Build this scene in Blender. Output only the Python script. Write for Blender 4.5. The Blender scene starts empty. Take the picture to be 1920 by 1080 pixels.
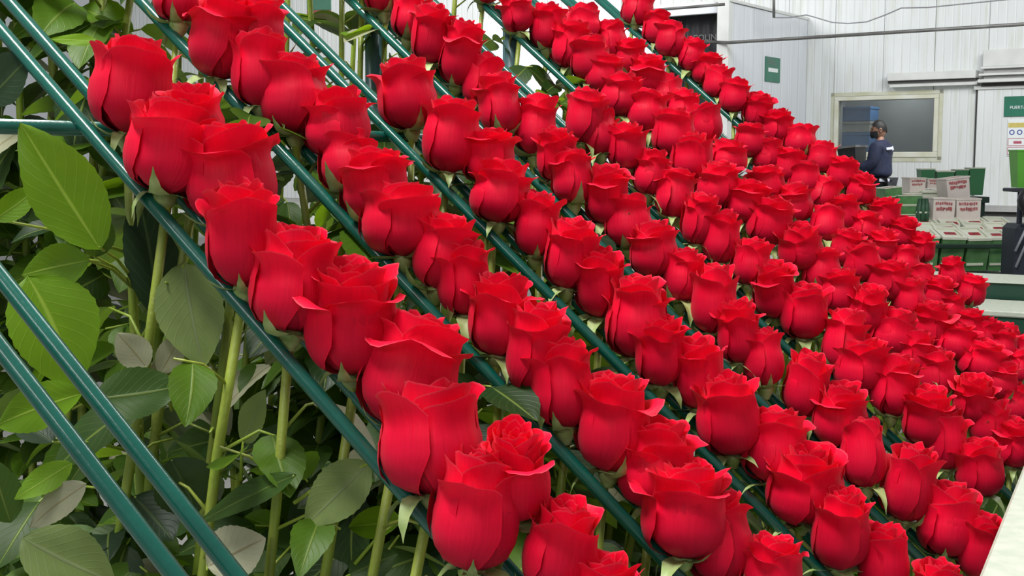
import bpy, bmesh, math, random
from mathutils import Vector, Matrix, Euler
R = random.Random(11)
C = bpy.context.scene.collection
PI = math.pi

# ------------------------------------------------------------------ camera, world, light, exposure
F = 2300.0                       # focal length in pixels of a 1920 wide frame
PITCH = 0.10479
CAMZ = 1.25
cam_d = bpy.data.cameras.new('camera')
cam_d.sensor_width = 36.0
cam_d.lens = F / 1920 * 36
cam_d.clip_start = 0.02
cam_d.clip_end = 300
cam = bpy.data.objects.new('camera', cam_d)
C.objects.link(cam)
cam.location = (0, 0, CAMZ)
cam.rotation_euler = (PI / 2 - PITCH, 0, 0)
sc = bpy.context.scene
sc.camera = cam

w = bpy.data.worlds.new('hall_daylight')
sc.world = w
w.use_nodes = True
wn = w.node_tree.nodes
bg = wn['Background']
bg.inputs[0].default_value = (0.93, 0.97, 1.0, 1)
bg.inputs[1].default_value = 0.29

def area(loc, target, sx, sy, power, col=(1, 1, 1)):
    d = bpy.data.lights.new('unseen_area_light', 'AREA')
    d.shape = 'RECTANGLE'; d.size = sx; d.size_y = sy
    d.energy = power; d.color = col
    o = bpy.data.objects.new('unseen_area_light', d)
    C.objects.link(o)
    o.location = loc
    o.rotation_euler = (Vector(target) - Vector(loc)).to_track_quat('-Z', 'Y').to_euler()
    return o
area((-1.1, 0.5, 4.4), (0.1, 1.2, 0.9), 2.6, 0.6, 195, (1, .98, .95))
area((-1.7, -2.4, 2.9), (0.0, 1.0, 0.9), 3.2, 0.3, 32, (1, .99, .96))  # unseen light added behind the camera for rail highlights and front fill
area((2.6, 3.2, 4.6), (0.4, 1.6, 0.9), 0.6, 4.0, 105, (1, .99, .96))
area((8.5, 13, 8.5), (7, 28, 2.0), 9, 4, 1650, (.97, .98, 1))
area((-5, 24, 9.0), (-6, 36, 2.5), 12, 4, 1900, (.98, .98, 1))  # unseen light added to brighten the far left wall

sc.view_settings.view_transform = 'Standard'
sc.view_settings.look = 'None'
sc.view_settings.exposure = 0.16
sc.view_settings.gamma = 1.0
sc.view_settings.use_curve_mapping = False

# ------------------------------------------------------------------ helpers
CP, SP = math.cos(PITCH), math.sin(PITCH)
def ray(X, Y):
    a = (X - 960) / F; b = (540 - Y) / F
    return Vector((a, CP + b * SP, -SP + b * CP))
def at(X, Y, dep):
    return Vector((0, 0, CAMZ)) + ray(X, Y) * dep
def proj(P):
    x, y, z = P[0], P[1], P[2] - CAMZ
    fw = y * CP - z * SP; up = y * SP + z * CP
    return Vector((960 + F * x / fw, 540 - F * up / fw)), fw

def link(name, me, parent=None, mat=None, M=None):
    o = bpy.data.objects.new(name, me)
    C.objects.link(o)
    if mat is not None and me is not None and not me.materials:
        me.materials.append(mat)
    if parent is not None: o.parent = parent
    if M is not None: o.matrix_local = M
    return o
def tag(o, label=None, cat=None, group=None, kind=None):
    if label: o['label'] = label
    if cat: o['category'] = cat
    if group: o['group'] = group
    if kind: o['kind'] = kind
    return o
def thing(name, label, cat, M=None, group=None):
    o = bpy.data.objects.new(name, None)
    o.empty_display_size = .02
    C.objects.link(o)
    if M is not None: o.matrix_world = M
    return tag(o, label, cat, group)
def mesh_of(name, verts, faces, smooth=False, uvs=None):
    me = bpy.data.meshes.new(name)
    me.from_pydata([tuple(v) for v in verts], [], faces)
    if smooth: me.polygons.foreach_set('use_smooth', [True] * len(me.polygons))
    if uvs:
        l = me.uv_layers.new(name='UVMap')
        for p in me.polygons:
            for li in p.loop_indices:
                l.data[li].uv = uvs[me.loops[li].vertex_index]
    me.update()
    return me
class MB:
    """collects simple shapes into one mesh"""
    def __init__(s): s.v = []; s.f = []; s.sm = []
    def add(s, vs, fs, sm=False):
        n = len(s.v); s.v += [Vector(v) for v in vs]
        s.f += [tuple(i + n for i in f) for f in fs]; s.sm += [sm] * len(fs)
        return s
    def box(s, lo, hi, M=None, bev=0.0):
        x0, y0, z0 = lo; x1, y1, z1 = hi
        b = min(bev, (x1 - x0) * .45, (y1 - y0) * .45, (z1 - z0) * .45)
        if b <= 0:
            vs = [(x, y, z) for z in (z0, z1) for y in (y0, y1) for x in (x0, x1)]
            fs = [(0, 2, 3, 1), (4, 5, 7, 6), (0, 1, 5, 4), (1, 3, 7, 5), (3, 2, 6, 7), (2, 0, 4, 6)]
        else:
            vs = []; idx = {}
            for zi, z in enumerate((z0, z1)):
                for yi, y in enumerate((y0, y1)):
                    for xi, x in enumerate((x0, x1)):
                        sx, sy, sz = (1 if xi == 0 else -1), (1 if yi == 0 else -1), (1 if zi == 0 else -1)
                        idx[(xi, yi, zi)] = len(vs)
                        vs += [(x, y + sy * b, z + sz * b), (x + sx * b, y, z + sz * b), (x + sx * b, y + sy * b, z)]
            I = lambda a, k: idx[a] + k
            fs = []
            for xi in (0, 1):
                q = [I((xi, 0, 0), 0), I((xi, 1, 0), 0), I((xi, 1, 1), 0), I((xi, 0, 1), 0)]
                fs.append(q if xi else q[::-1])
            for yi in (0, 1):
                q = [I((0, yi, 0), 1), I((0, yi, 1), 1), I((1, yi, 1), 1), I((1, yi, 0), 1)]
                fs.append(q if yi else q[::-1])
            for zi in (0, 1):
                q = [I((0, 0, zi), 2), I((1, 0, zi), 2), I((1, 1, zi), 2), I((0, 1, zi), 2)]
                fs.append(q if zi else q[::-1])
            for yi in (0, 1):
                for zi in (0, 1):
                    fs.append([I((0, yi, zi), 1), I((1, yi, zi), 1), I((1, yi, zi), 2), I((0, yi, zi), 2)])
            for xi in (0, 1):
                for zi in (0, 1):
                    fs.append([I((xi, 0, zi), 0), I((xi, 1, zi), 0), I((xi, 1, zi), 2), I((xi, 0, zi), 2)])
            for xi in (0, 1):
                for yi in (0, 1):
                    fs.append([I((xi, yi, 0), 0), I((xi, yi, 1), 0), I((xi, yi, 1), 1), I((xi, yi, 0), 1)])
            for a in idx: fs.append([idx[a], idx[a] + 1, idx[a] + 2])
        if M is not None: vs = [M @ Vector(v) for v in vs]
        return s.add(vs, fs)
    def tube(s, pts, rad, n=12, cap=True, sm=True):
        pts = [Vector(p) for p in pts]
        m = len(pts)
        rs = rad if isinstance(rad, (list, tuple)) else [rad] * m
        vs = []
        t0 = (pts[1] - pts[0]).normalized()
        u = t0.orthogonal().normalized()
        for i in range(m):
            t = (pts[min(i + 1, m - 1)] - pts[max(i - 1, 0)]).normalized()
            u = (u - t * u.dot(t)).normalized(); vv = t.cross(u)
            for k in range(n):
                a = 2 * PI * k / n
                vs.append(pts[i] + (u * math.cos(a) + vv * math.sin(a)) * rs[i])
        fs = []
        for i in range(m - 1):
            for k in range(n):
                a = i * n + k; b = i * n + (k + 1) % n
                fs.append((a, b, b + n, a + n))
        if cap:
            fs.append(tuple(range(n))[::-1]); fs.append(tuple((m - 1) * n + k for k in range(n)))
        return s.add(vs, fs, sm)
    def lathe(s, prof, n=16, M=None, sm=True):
        vs = []; fs = []
        for r, z in prof:
            for k in range(n):
                a = 2 * PI * k / n; vs.append(Vector((r * math.cos(a), r * math.sin(a), z)))
        for i in range(len(prof) - 1):
            for k in range(n):
                a = i * n + k; b = i * n + (k + 1) % n
                fs.append((a, b, b + n, a + n))
        if M is not None: vs = [M @ v for v in vs]
        return s.add(vs, fs, sm)
    def mesh(s, name, bevel=None):
        me = bpy.data.meshes.new(name)
        me.from_pydata([tuple(v) for v in s.v], [], s.f)
        me.polygons.foreach_set('use_smooth', s.sm)
        bm = bmesh.new(); bm.from_mesh(me)
        bmesh.ops.recalc_face_normals(bm, faces=bm.faces)
        bm.to_mesh(me); bm.free()
        me.update()
        return me
    def build(s, name, mat, parent=None, M=None):
        return link(name, s.mesh(name), parent, mat, M)

# ------------------------------------------------------------------ materials
def mat(name, col, rough=.5, metal=0, var=0.0, scale=20, bump=0.0, bscale=60, coat=0, spec=.5, var2=None, rnd=0.0, detail=4):
    m = bpy.data.materials.new(name); m.use_nodes = True
    nt = m.node_tree; N = nt.nodes; L = nt.links
    b = N['Principled BSDF']
    b.inputs['Roughness'].default_value = rough
    b.inputs['Metallic'].default_value = metal
    b.inputs['Coat Weight'].default_value = coat
    b.inputs['Specular IOR Level'].default_value = spec
    b.inputs['Base Color'].default_value = (*col, 1)
    tc = N.new('ShaderNodeTexCoord')
    out = None
    if var > 0 or var2:
        nz = N.new('ShaderNodeTexNoise'); nz.inputs['Scale'].default_value = scale; nz.inputs['Detail'].default_value = detail
        L.new(tc.outputs['Object'], nz.inputs['Vector'])
        rp = N.new('ShaderNodeValToRGB')
        c2 = var2 if var2 else tuple(min(1, c * (1 + var)) for c in col)
        c1 = col if var2 else tuple(c * (1 - var) for c in col)
        rp.color_ramp.elements[0].color = (*c1, 1); rp.color_ramp.elements[1].color = (*c2, 1)
        rp.color_ramp.elements[0].position = .35; rp.color_ramp.elements[1].position = .68
        L.new(nz.outputs[0], rp.inputs[0]); out = rp.outputs[0]
    if rnd > 0:
        oi = N.new('ShaderNodeObjectInfo')
        hs = N.new('ShaderNodeHueSaturation')
        mr = N.new('ShaderNodeMapRange'); mr.inputs[3].default_value = 1 - rnd; mr.inputs[4].default_value = 1 + rnd
        L.new(oi.outputs['Random'], mr.inputs[0]); L.new(mr.outputs[0], hs.inputs['Value'])
        if out is None: hs.inputs['Color'].default_value = (*col, 1)
        else: L.new(out, hs.inputs['Color'])
        out = hs.outputs[0]
    if out is not None: L.new(out, b.inputs['Base Color'])
    if bump > 0:
        n2 = N.new('ShaderNodeTexNoise'); n2.inputs['Scale'].default_value = bscale; n2.inputs['Detail'].default_value = 3
        L.new(tc.outputs['Object'], n2.inputs['Vector'])
        bp = N.new('ShaderNodeBump'); bp.inputs['Strength'].default_value = bump; bp.inputs['Distance'].default_value = .01
        L.new(n2.outputs[0], bp.inputs['Height']); L.new(bp.outputs[0], b.inputs['Normal'])
    return m

def petal_material():
    m = bpy.data.materials.new('rose_petal'); m.use_nodes = True
    nt = m.node_tree; N = nt.nodes; L = nt.links
    b = N['Principled BSDF']; out = N['Material Output']
    uv = N.new('ShaderNodeUVMap'); sp = N.new('ShaderNodeSeparateXYZ'); L.new(uv.outputs[0], sp.inputs[0])
    # colour along the petal: deeper towards the base, paler thin rim
    rp = N.new('ShaderNodeValToRGB')
    e = rp.color_ramp.elements
    e[0].position = 0.0; e[0].color = (.50, .005, .038, 1)
    e[1].position = .45; e[1].color = (.70, .004, .036, 1)
    a = e.new(.85); a.color = (.84, .0025, .034, 1)
    a = e.new(.978); a.color = (.86, .003, .038, 1)
    a = e.new(.998); a.color = (.84, .06, .10, 1)
    ed = N.new('ShaderNodeMath'); ed.operation = 'PINGPONG'; ed.inputs[1].default_value = .5; L.new(sp.outputs[0], ed.inputs[0])
    em = N.new('ShaderNodeMapRange'); em.inputs[1].default_value = 0; em.inputs[2].default_value = .03; em.inputs[3].default_value = .995; em.inputs[4].default_value = 0
    L.new(ed.outputs[0], em.inputs[0])
    mxe = N.new('ShaderNodeMath'); mxe.operation = 'MAXIMUM'; L.new(em.outputs[0], mxe.inputs[0]); L.new(sp.outputs[1], mxe.inputs[1])
    L.new(mxe.outputs[0], rp.inputs[0])
    # fine veins running up the petal
    tc = N.new('ShaderNodeTexCoord')
    mp = N.new('ShaderNodeMapping'); mp.inputs['Scale'].default_value = (26, 2.2, 1)
    L.new(uv.outputs[0], mp.inputs[0])
    nz = N.new('ShaderNodeTexNoise'); nz.inputs['Scale'].default_value = 1.0; nz.inputs['Detail'].default_value = 3
    L.new(mp.outputs[0], nz.inputs['Vector'])
    oi = N.new('ShaderNodeObjectInfo')
    hs = N.new('ShaderNodeHueSaturation')
    mr = N.new('ShaderNodeMapRange'); mr.inputs[3].default_value = .86; mr.inputs[4].default_value = 1.12
    L.new(nz.outputs[0], mr.inputs[0])
    mr2 = N.new('ShaderNodeMapRange'); mr2.inputs[3].default_value = .88; mr2.inputs[4].default_value = 1.10
    L.new(oi.outputs['Random'], mr2.inputs[0])
    mu = N.new('ShaderNodeMath'); mu.operation = 'MULTIPLY'
    L.new(mr.outputs[0], mu.inputs[0]); L.new(mr2.outputs[0], mu.inputs[1]); L.new(mu.outputs[0], hs.inputs['Value'])
    L.new(rp.outputs[0], hs.inputs['Color']); L.new(hs.outputs[0], b.inputs['Base Color'])
    b.inputs['Roughness'].default_value = .50
    b.inputs['Specular IOR Level'].default_value = .15
    b.inputs['Sheen Weight'].default_value = .06
    b.inputs['Sheen Roughness'].default_value = .45
    b.inputs['Sheen Tint'].default_value = (1, .55, .62, 1)
    bp = N.new('ShaderNodeBump'); bp.inputs['Strength'].default_value = .25; bp.inputs['Distance'].default_value = .002
    L.new(nz.outputs[0], bp.inputs['Height']); L.new(bp.outputs[0], b.inputs['Normal'])
    tr = N.new('ShaderNodeBsdfTranslucent'); tr.inputs[0].default_value = (.85, .006, .03, 1)
    mx = N.new('ShaderNodeMixShader'); mx.inputs[0].default_value = .14
    L.new(b.outputs[0], mx.inputs[1]); L.new(tr.outputs[0], mx.inputs[2]); L.new(mx.outputs[0], out.inputs[0])
    return m

def leaf_material(name, dark, bright, under, vein, trans, tw=.3):
    m = bpy.data.materials.new(name); m.use_nodes = True
    nt = m.node_tree; N = nt.nodes; L = nt.links
    b = N['Principled BSDF']; out = N['Material Output']
    uv = N.new('ShaderNodeUVMap'); sp = N.new('ShaderNodeSeparateXYZ'); L.new(uv.outputs[0], sp.inputs[0])
    oi = N.new('ShaderNodeObjectInfo')
    mix = N.new('ShaderNodeMix'); mix.data_type = 'RGBA'
    mix.inputs[6].default_value = (*dark, 1); mix.inputs[7].default_value = (*bright, 1)
    pw = N.new('ShaderNodeMath'); pw.operation = 'POWER'; pw.inputs[1].default_value = 1.7
    L.new(oi.outputs['Random'], pw.inputs[0]); L.new(pw.outputs[0], mix.inputs[0])
    # |u| (u stored 0..1, midrib at .5)
    s1 = N.new('ShaderNodeMath'); s1.operation = 'SUBTRACT'; s1.inputs[1].default_value = .5
    L.new(sp.outputs[0], s1.inputs[0])
    ab = N.new('ShaderNodeMath'); ab.operation = 'ABSOLUTE'; L.new(s1.outputs[0], ab.inputs[0])
    mid = N.new('ShaderNodeMapRange'); mid.inputs[1].default_value = .012; mid.inputs[2].default_value = .035
    mid.inputs[3].default_value = .75; mid.inputs[4].default_value = 0
    L.new(ab.outputs[0], mid.inputs[0])
    # side veins: v*9 - |u|*7
    a1 = N.new('ShaderNodeMath'); a1.operation = 'MULTIPLY'; a1.inputs[1].default_value = 9; L.new(sp.outputs[1], a1.inputs[0])
    a2 = N.new('ShaderNodeMath'); a2.operation = 'MULTIPLY_ADD'; a2.inputs[1].default_value = -6; L.new(ab.outputs[0], a2.inputs[0]); L.new(a1.outputs[0], a2.inputs[2])
    fr = N.new('ShaderNodeMath'); fr.operation = 'PINGPONG'; fr.inputs[1].default_value = .5; L.new(a2.outputs[0], fr.inputs[0])
    sv = N.new('ShaderNodeMapRange'); sv.inputs[1].default_value = .0; sv.inputs[2].default_value = .09; sv.inputs[3].default_value = .14; sv.inputs[4].default_value = 0
    L.new(fr.outputs[0], sv.inputs[0])
    mxv = N.new('ShaderNodeMath'); mxv.operation = 'MAXIMUM'; L.new(mid.outputs[0], mxv.inputs[0]); L.new(sv.outputs[0], mxv.inputs[1])
    m2 = N.new('ShaderNodeMix'); m2.data_type = 'RGBA'; m2.inputs[7].default_value = (*vein, 1)
    L.new(mxv.outputs[0], m2.inputs[0]); L.new(mix.outputs[2], m2.inputs[6])
    tc = N.new('ShaderNodeTexCoord')
    nz = N.new('ShaderNodeTexNoise'); nz.inputs['Scale'].default_value = 45; nz.inputs['Detail'].default_value = 3
    L.new(tc.outputs['Object'], nz.inputs['Vector'])
    hs = N.new('ShaderNodeHueSaturation'); mr = N.new('ShaderNodeMapRange'); mr.inputs[3].default_value = .75; mr.inputs[4].default_value = 1.25
    L.new(nz.outputs[0], mr.inputs[0]); L.new(mr.outputs[0], hs.inputs['Value']); L.new(m2.outputs[2], hs.inputs['Color'])
    ge = N.new('ShaderNodeNewGeometry')
    m3 = N.new('ShaderNodeMix'); m3.data_type = 'RGBA'; m3.inputs[7].default_value = (*under, 1)
    L.new(ge.outputs['Backfacing'], m3.inputs[0]); L.new(hs.outputs[0], m3.inputs[6])
    L.new(m3.outputs[2], b.inputs['Base Color'])
    b.inputs['Roughness'].default_value = .45
    b.inputs['Specular IOR Level'].default_value = .28
    bp = N.new('ShaderNodeBump'); bp.inputs['Strength'].default_value = .35; bp.inputs['Distance'].default_value = .002
    L.new(mxv.outputs[0], bp.inputs['Height']); L.new(bp.outputs[0], b.inputs['Normal'])
    tr = N.new('ShaderNodeBsdfTranslucent'); tr.inputs[0].default_value = (*trans, 1)
    mx = N.new('ShaderNodeMixShader'); mx.inputs[0].default_value = tw
    L.new(b.outputs[0], mx.inputs[1]); L.new(tr.outputs[0], mx.inputs[2]); L.new(mx.outputs[0], out.inputs[0])
    return m

def wall_material(name, c1, c2, stain, ribs=5.3, rib_axis=0):
    m = bpy.data.materials.new(name); m.use_nodes = True
    nt = m.node_tree; N = nt.nodes; L = nt.links
    b = N['Principled BSDF']; b.inputs['Roughness'].default_value = .45
    tc = N.new('ShaderNodeTexCoord'); sp = N.new('ShaderNodeSeparateXYZ'); L.new(tc.outputs['Object'], sp.inputs[0])
    mp = N.new('ShaderNodeMapping'); mp.inputs['Scale'].default_value = (1.6, 1.6, .35); L.new(tc.outputs['Object'], mp.inputs[0])
    nz = N.new('ShaderNodeTexNoise'); nz.inputs['Scale'].default_value = 1.5; nz.inputs['Detail'].default_value = 6; L.new(mp.outputs[0], nz.inputs['Vector'])
    mix = N.new('ShaderNodeMix'); mix.data_type = 'RGBA'; mix.inputs[6].default_value = (*c1, 1); mix.inputs[7].default_value = (*c2, 1)
    L.new(nz.outputs[0], mix.inputs[0])
    mp2 = N.new('ShaderNodeMapping'); mp2.inputs['Scale'].default_value = (6, 6, .5); L.new(tc.outputs['Object'], mp2.inputs[0])
    n2 = N.new('ShaderNodeTexNoise'); n2.inputs['Scale'].default_value = 1.4; n2.inputs['Detail'].default_value = 5; L.new(mp2.outputs[0], n2.inputs['Vector'])
    r2 = N.new('ShaderNodeMapRange'); r2.inputs[1].default_value = .52; r2.inputs[2].default_value = .8; r2.inputs[3].default_value = 0; r2.inputs[4].default_value = .55
    L.new(n2.outputs[0], r2.inputs[0])
    m2 = N.new('ShaderNodeMix'); m2.data_type = 'RGBA'; m2.inputs[7].default_value = (*stain, 1)
    L.new(r2.outputs[0], m2.inputs[0]); L.new(mix.outputs[2], m2.inputs[6]); L.new(m2.outputs[2], b.inputs['Base Color'])
    # narrow pressed ribs of the sheet
    mu = N.new('ShaderNodeMath'); mu.operation = 'MULTIPLY'; mu.inputs[1].default_value = ribs; L.new(sp.outputs[rib_axis], mu.inputs[0])
    pp = N.new('ShaderNodeMath'); pp.operation = 'PINGPONG'; pp.inputs[1].default_value = .5; L.new(mu.outputs[0], pp.inputs[0])
    mr = N.new('ShaderNodeMapRange'); mr.inputs[1].default_value = 0; mr.inputs[2].default_value = .12; L.new(pp.outputs[0], mr.inputs[0])
    bp = N.new('ShaderNodeBump'); bp.inputs['Strength'].default_value = .5; bp.inputs['Distance'].default_value = .018
    L.new(mr.outputs[0], bp.inputs['Height']); L.new(bp.outputs[0], b.inputs['Normal'])
    return m

M_petal = petal_material()
M_leaf = leaf_material('rose_leaf', (.012, .036, .012), (.080, .17, .008), (.17, .21, .11), (.20, .28, .05), (.16, .30, .01))
M_leaf_b = leaf_material('young_rose_leaf', (.105, .22, .006), (.15, .30, .008), (.22, .31, .06), (.32, .46, .06), (.30, .52, .01), .35)
M_leaf_p = leaf_material('dry_rose_leaf', (.30, .31, .20), (.42, .42, .28), (.40, .42, .30), (.24, .20, .09), (.30, .30, .12), .2)
M_sepal = mat('rose_sepal', (.20, .30, .07), .5, var2=(.38, .46, .20), scale=90, rnd=.2)
M_stem = mat('rose_stem', (.24, .36, .030), .4, var2=(.25, .28, .05), scale=9, rnd=.25, bump=.1, bscale=200)
M_tube = mat('green_enamel', (.003, .095, .068), .26, var=.12, scale=30, coat=.4, bump=.03, bscale=220)
M_post = mat('blue_green_enamel', (.05, .11, .12), .4, var=.15, scale=15)
M_cream = mat('cream_laminate', (.44, .49, .40), .45, var2=(.54, .57, .48), scale=55, bump=.03, bscale=150)
M_darkgreen = mat('dark_green_enamel', (.008, .055, .032), .35, var=.15, scale=9)
M_wall = wall_material('white_wall_sheet', (.60, .63, .61), (.70, .72, .71), (.42, .43, .30))
M_wall_s = wall_material('white_side_sheet', (.60, .62, .65), (.68, .70, .73), (.50, .52, .50), 2.0, 1)
M_white = mat('white_painted_metal', (.62, .63, .60), .4, var=.06, scale=3)
M_greymetal = mat('grey_painted_metal', (.36, .36, .34), .45, var=.12, scale=3)
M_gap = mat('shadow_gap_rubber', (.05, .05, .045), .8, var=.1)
M_frame = mat('cream_window_frame', (.66, .66, .57), .5, var2=(.54, .53, .38), scale=2.2)
M_conc = mat('concrete_floor', (.26, .26, .24), .6, var2=(.34, .34, .31), scale=1.5, bump=.05)
M_steel = mat('galvanised_pipe', (.12, .12, .11), .45, metal=.3, var=.2, scale=4)
M_cable = mat('grey_cable', (.26, .26, .27), .6, var=.1)
M_black = mat('black_plastic', (.012, .012, .014), .45, var=.2, scale=20)
M_sign = mat('green_sign_board', (.02, .15, .09), .4, var=.08, scale=3)
M_signw = mat('white_sign_print', (.72, .76, .74), .5, var=.03)

# ------------------------------------------------------------------ the hall: floor, walls
CX, CY = 10.7, 27.0                              # a point on the rear wall
WX = Vector((.815, -.58, 0)).normalized()        # along the rear wall, to the right
WM = Vector((-.58, -.815, 0)).normalized()       # out of the wall, towards the room
WALL = Matrix(((WX.x, -WM.x, 0, CX), (WX.y, -WM.y, 0, CY), (0, 0, 1, 0), (0, 0, 0, 1)))
# local axes of WALL: x along the wall, y into the wall (away from the room), z up
def onwall(X, Y, off=0.0):
    """local (x, z) on the rear wall, off metres in front of it"""
    r = ray(X, Y); o = Vector((0, 0, CAMZ)); p0 = Vector((CX, CY, 0)) + WM * off
    t = (p0 - o).dot(WM) / r.dot(WM)
    q = o + r * t - Vector((CX, CY, 0))
    return q.dot(WX), q.z
def wbox(mb, X0, Y0, X1, Y1, off0, off1, ref=None, bev=0.0):
    """box on the wall spanning photo corners, from off0 to off1 in front of it"""
    ro = off1 if ref is None else ref
    a = onwall(X0, (Y0 + Y1) / 2, ro)[0]; b = onwall(X1, (Y0 + Y1) / 2, ro)[0]
    Xm = (X0 + X1) / 2
    z1 = onwall(Xm, Y0, ro)[1]; z0 = onwall(Xm, Y1, ro)[1]
    mb.box((min(a, b), -off1, min(z0, z1)), (max(a, b), -off0, max(z0, z1)), None, bev)
    return mb
fl = MB().box((-40, -8, -.2), (40, 70, 0)).build('floor', M_conc); tag(fl, kind='structure')

def panel_wall(name, x0, x1, z1, step, M, m, holes=()):
    base = MB().box((x0, .04, 0), (x1, .25, z1)).build(name, M_gap, None, M)
    tag(base, kind='structure')
    x = x0; cache = {}
    while x < x1 - .05:
        e = min(x + step, x1)
        zs = [(0, z1)]
        hit = [h for h in holes if h[0] < e - .02 and h[1] > x + .02]
        segs = [(x, e, 0, z1)]
        for h in hit:
            new = []
            for (a, b, c, d) in segs:
                if h[0] >= b or h[1] <= a: new.append((a, b, c, d)); continue
                if h[0] > a: new.append((a, h[0], c, d))
                if h[1] < b: new.append((h[1], b, c, d))
                a2, b2 = max(a, h[0]), min(b, h[1])
                if h[2] > c: new.append((a2, b2, c, h[2]))
                if h[3] < d: new.append((a2, b2, h[3], d))
            segs = new
        for (a, b, c, d) in segs:
            if b - a < .03 or d - c < .03: continue
            MB().box((a + .006, 0, c), (b - .006, .05, d), None, .006).build('wall_panel', m, base)
        x = e
    return base
# window opening
wx0 = onwall(1572, 235)[0]; wx1 = onwall(1751, 235)[0]
wz1 = onwall(1660, 187)[1]; wz0 = onwall(1660, 285)[1]
corner = onwall(1511, 200)[0]
right_end = onwall(1990, 200)[0]
# rear wall is in three lengths so the window is a real opening
def wall_piece(name, x0, x1, z0, z1):
    pass
wall_rear = MB()
wall_rear.box((corner - 26, .05, 0), (wx0, .25, 9)).box((wx1, .05, 0), (right_end + 8, .25, 9))
wall_rear.box((wx0, .05, 0), (wx1, .25, wz0)).box((wx0, .05, wz1), (wx1, .25, 9))
wr = wall_rear.build('wall_rear', M_greymetal, None, WALL); tag(wr, kind='structure')
x = corner - 26
xs = []
while x < right_end + 8: xs.append(x); x += 1.16
for x in xs:
    a, b = x + .005, x + 1.155
    segs = [(a, b, 0, 9)]
    if b > wx0 and a < wx1:
        segs = []
        if a < wx0: segs.append((a, wx0, 0, 9))
        if b > wx1: segs.append((wx1, b, 0, 9))
        segs += [(max(a, wx0), min(b, wx1), 0, wz0), (max(a, wx0), min(b, wx1), wz1, 9)]
    for (p, q, c, d) in segs:
        if q - p > .02: MB().box((p, 0, c), (q, .055, d), None, .005).build('wall_panel', M_wall, wr)

# projecting room on the left of the corner: a side wall and a front with a dark doorway
CW = Vector((CX, CY, 0)) + WX * corner           # foot of the inner corner
dist = 4.27
SIDE = Matrix(((-WX.x, WM.x, 0, CW.x), (-WX.y, WM.y, 0, CW.y), (0, 0, 1, 0), (0, 0, 0, 1)))
# local y of SIDE runs out of the rear wall, x runs to the left along it
HB = 4.52
ws = MB().box((.05, 0, 0), (.2, dist, HB)).build('wall_left', M_greymetal, None, SIDE); tag(ws, kind='structure')
for i in range(4):
    MB().box((0, i * dist / 4 + .006, 0), (.055, (i + 1) * dist / 4 - .006, HB), None, .006).build('wall_panel', M_wall_s, ws)
MB().box((-.02, -.0, HB), (.3, dist + .05, HB + .07), None, .01).build('capping', M_white, ws)
MB().box((-.03, dist - .12, 0), (.24, dist + .10, HB), None, .02).build('corner_trim', M_white, ws)
# front of the projecting room
def onfront(X, Y, off=0.0):
    r = ray(X, Y); o = Vector((0, 0, CAMZ)); p0 = CW + WM * (dist + off)
    t = (p0 - o).dot(WM) / r.dot(WM); q = o + r * t - CW
    return -q.dot(WX), q.z
fx0 = onfront(1358, 60)[0]; fx1 = onfront(1246, 60)[0]; fz = onfront(1300, 27)[1]
wf = MB().box((fx1, dist - .15, 0), (fx1 + 6, dist, HB)).box((.1, dist - .15, fz), (fx1, dist, HB)).build('wall_partition', M_wall_s, None, SIDE)
tag(wf, kind='structure')
MB().box((-.05, dist - 2.2, HB), (fx1 + 6, dist, HB + .05)).build('wall_roof_edge', M_white, wf)
dk = thing('doorway_dark', 'black sheet standing for the dark inside the doorway of the white side room', 'dark doorway', SIDE)  # the darkness of the opening is put into a black sheet
cv = []; cf = []
nn = 40
for j in range(2):
    for i in range(nn + 1):
        u = i / nn
        cv.append((fx0 + (fx1 - fx0 + .1) * u, dist - .4 + .012 * math.sin(u * 38), fz + .05 if j else 0.01))
for i in range(nn): cf.append((i, i + 1, nn + 2 + i, nn + 1 + i))
link('dark_sheet', mesh_of('dark_sheet', cv, cf, True), dk, M_black)
def text_mesh(s, size, ext=.004):
    cu = bpy.data.curves.new('lettering', 'FONT'); cu.body = s; cu.size = size; cu.extrude = ext
    cu.align_x = 'CENTER'; cu.align_y = 'CENTER'
    return cu
def text(s, size, parent, M, m, name='lettering'):
    cu = text_mesh(s, size)
    tmp = bpy.data.objects.new('tmp', cu); C.objects.link(tmp)
    bpy.context.view_layer.update()
    me = bpy.data.meshes.new_from_object(tmp.evaluated_get(bpy.context.evaluated_depsgraph_get()))
    bpy.data.objects.remove(tmp); bpy.data.curves.remove(cu)
    me.materials.clear(); me.materials.append(m)
    o = link(name, me, parent, None, M)
    return o
M_dim = mat('faded_grey_print', (.15, .155, .15), .6, var=.1)
tx, tz = onfront(1321, 71, -.33)
text('COLIN', .19, dk, Matrix.Translation((tx, dist - .33, tz)) @ Euler((PI / 2, 0, PI)).to_matrix().to_4x4(), M_dim)

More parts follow.
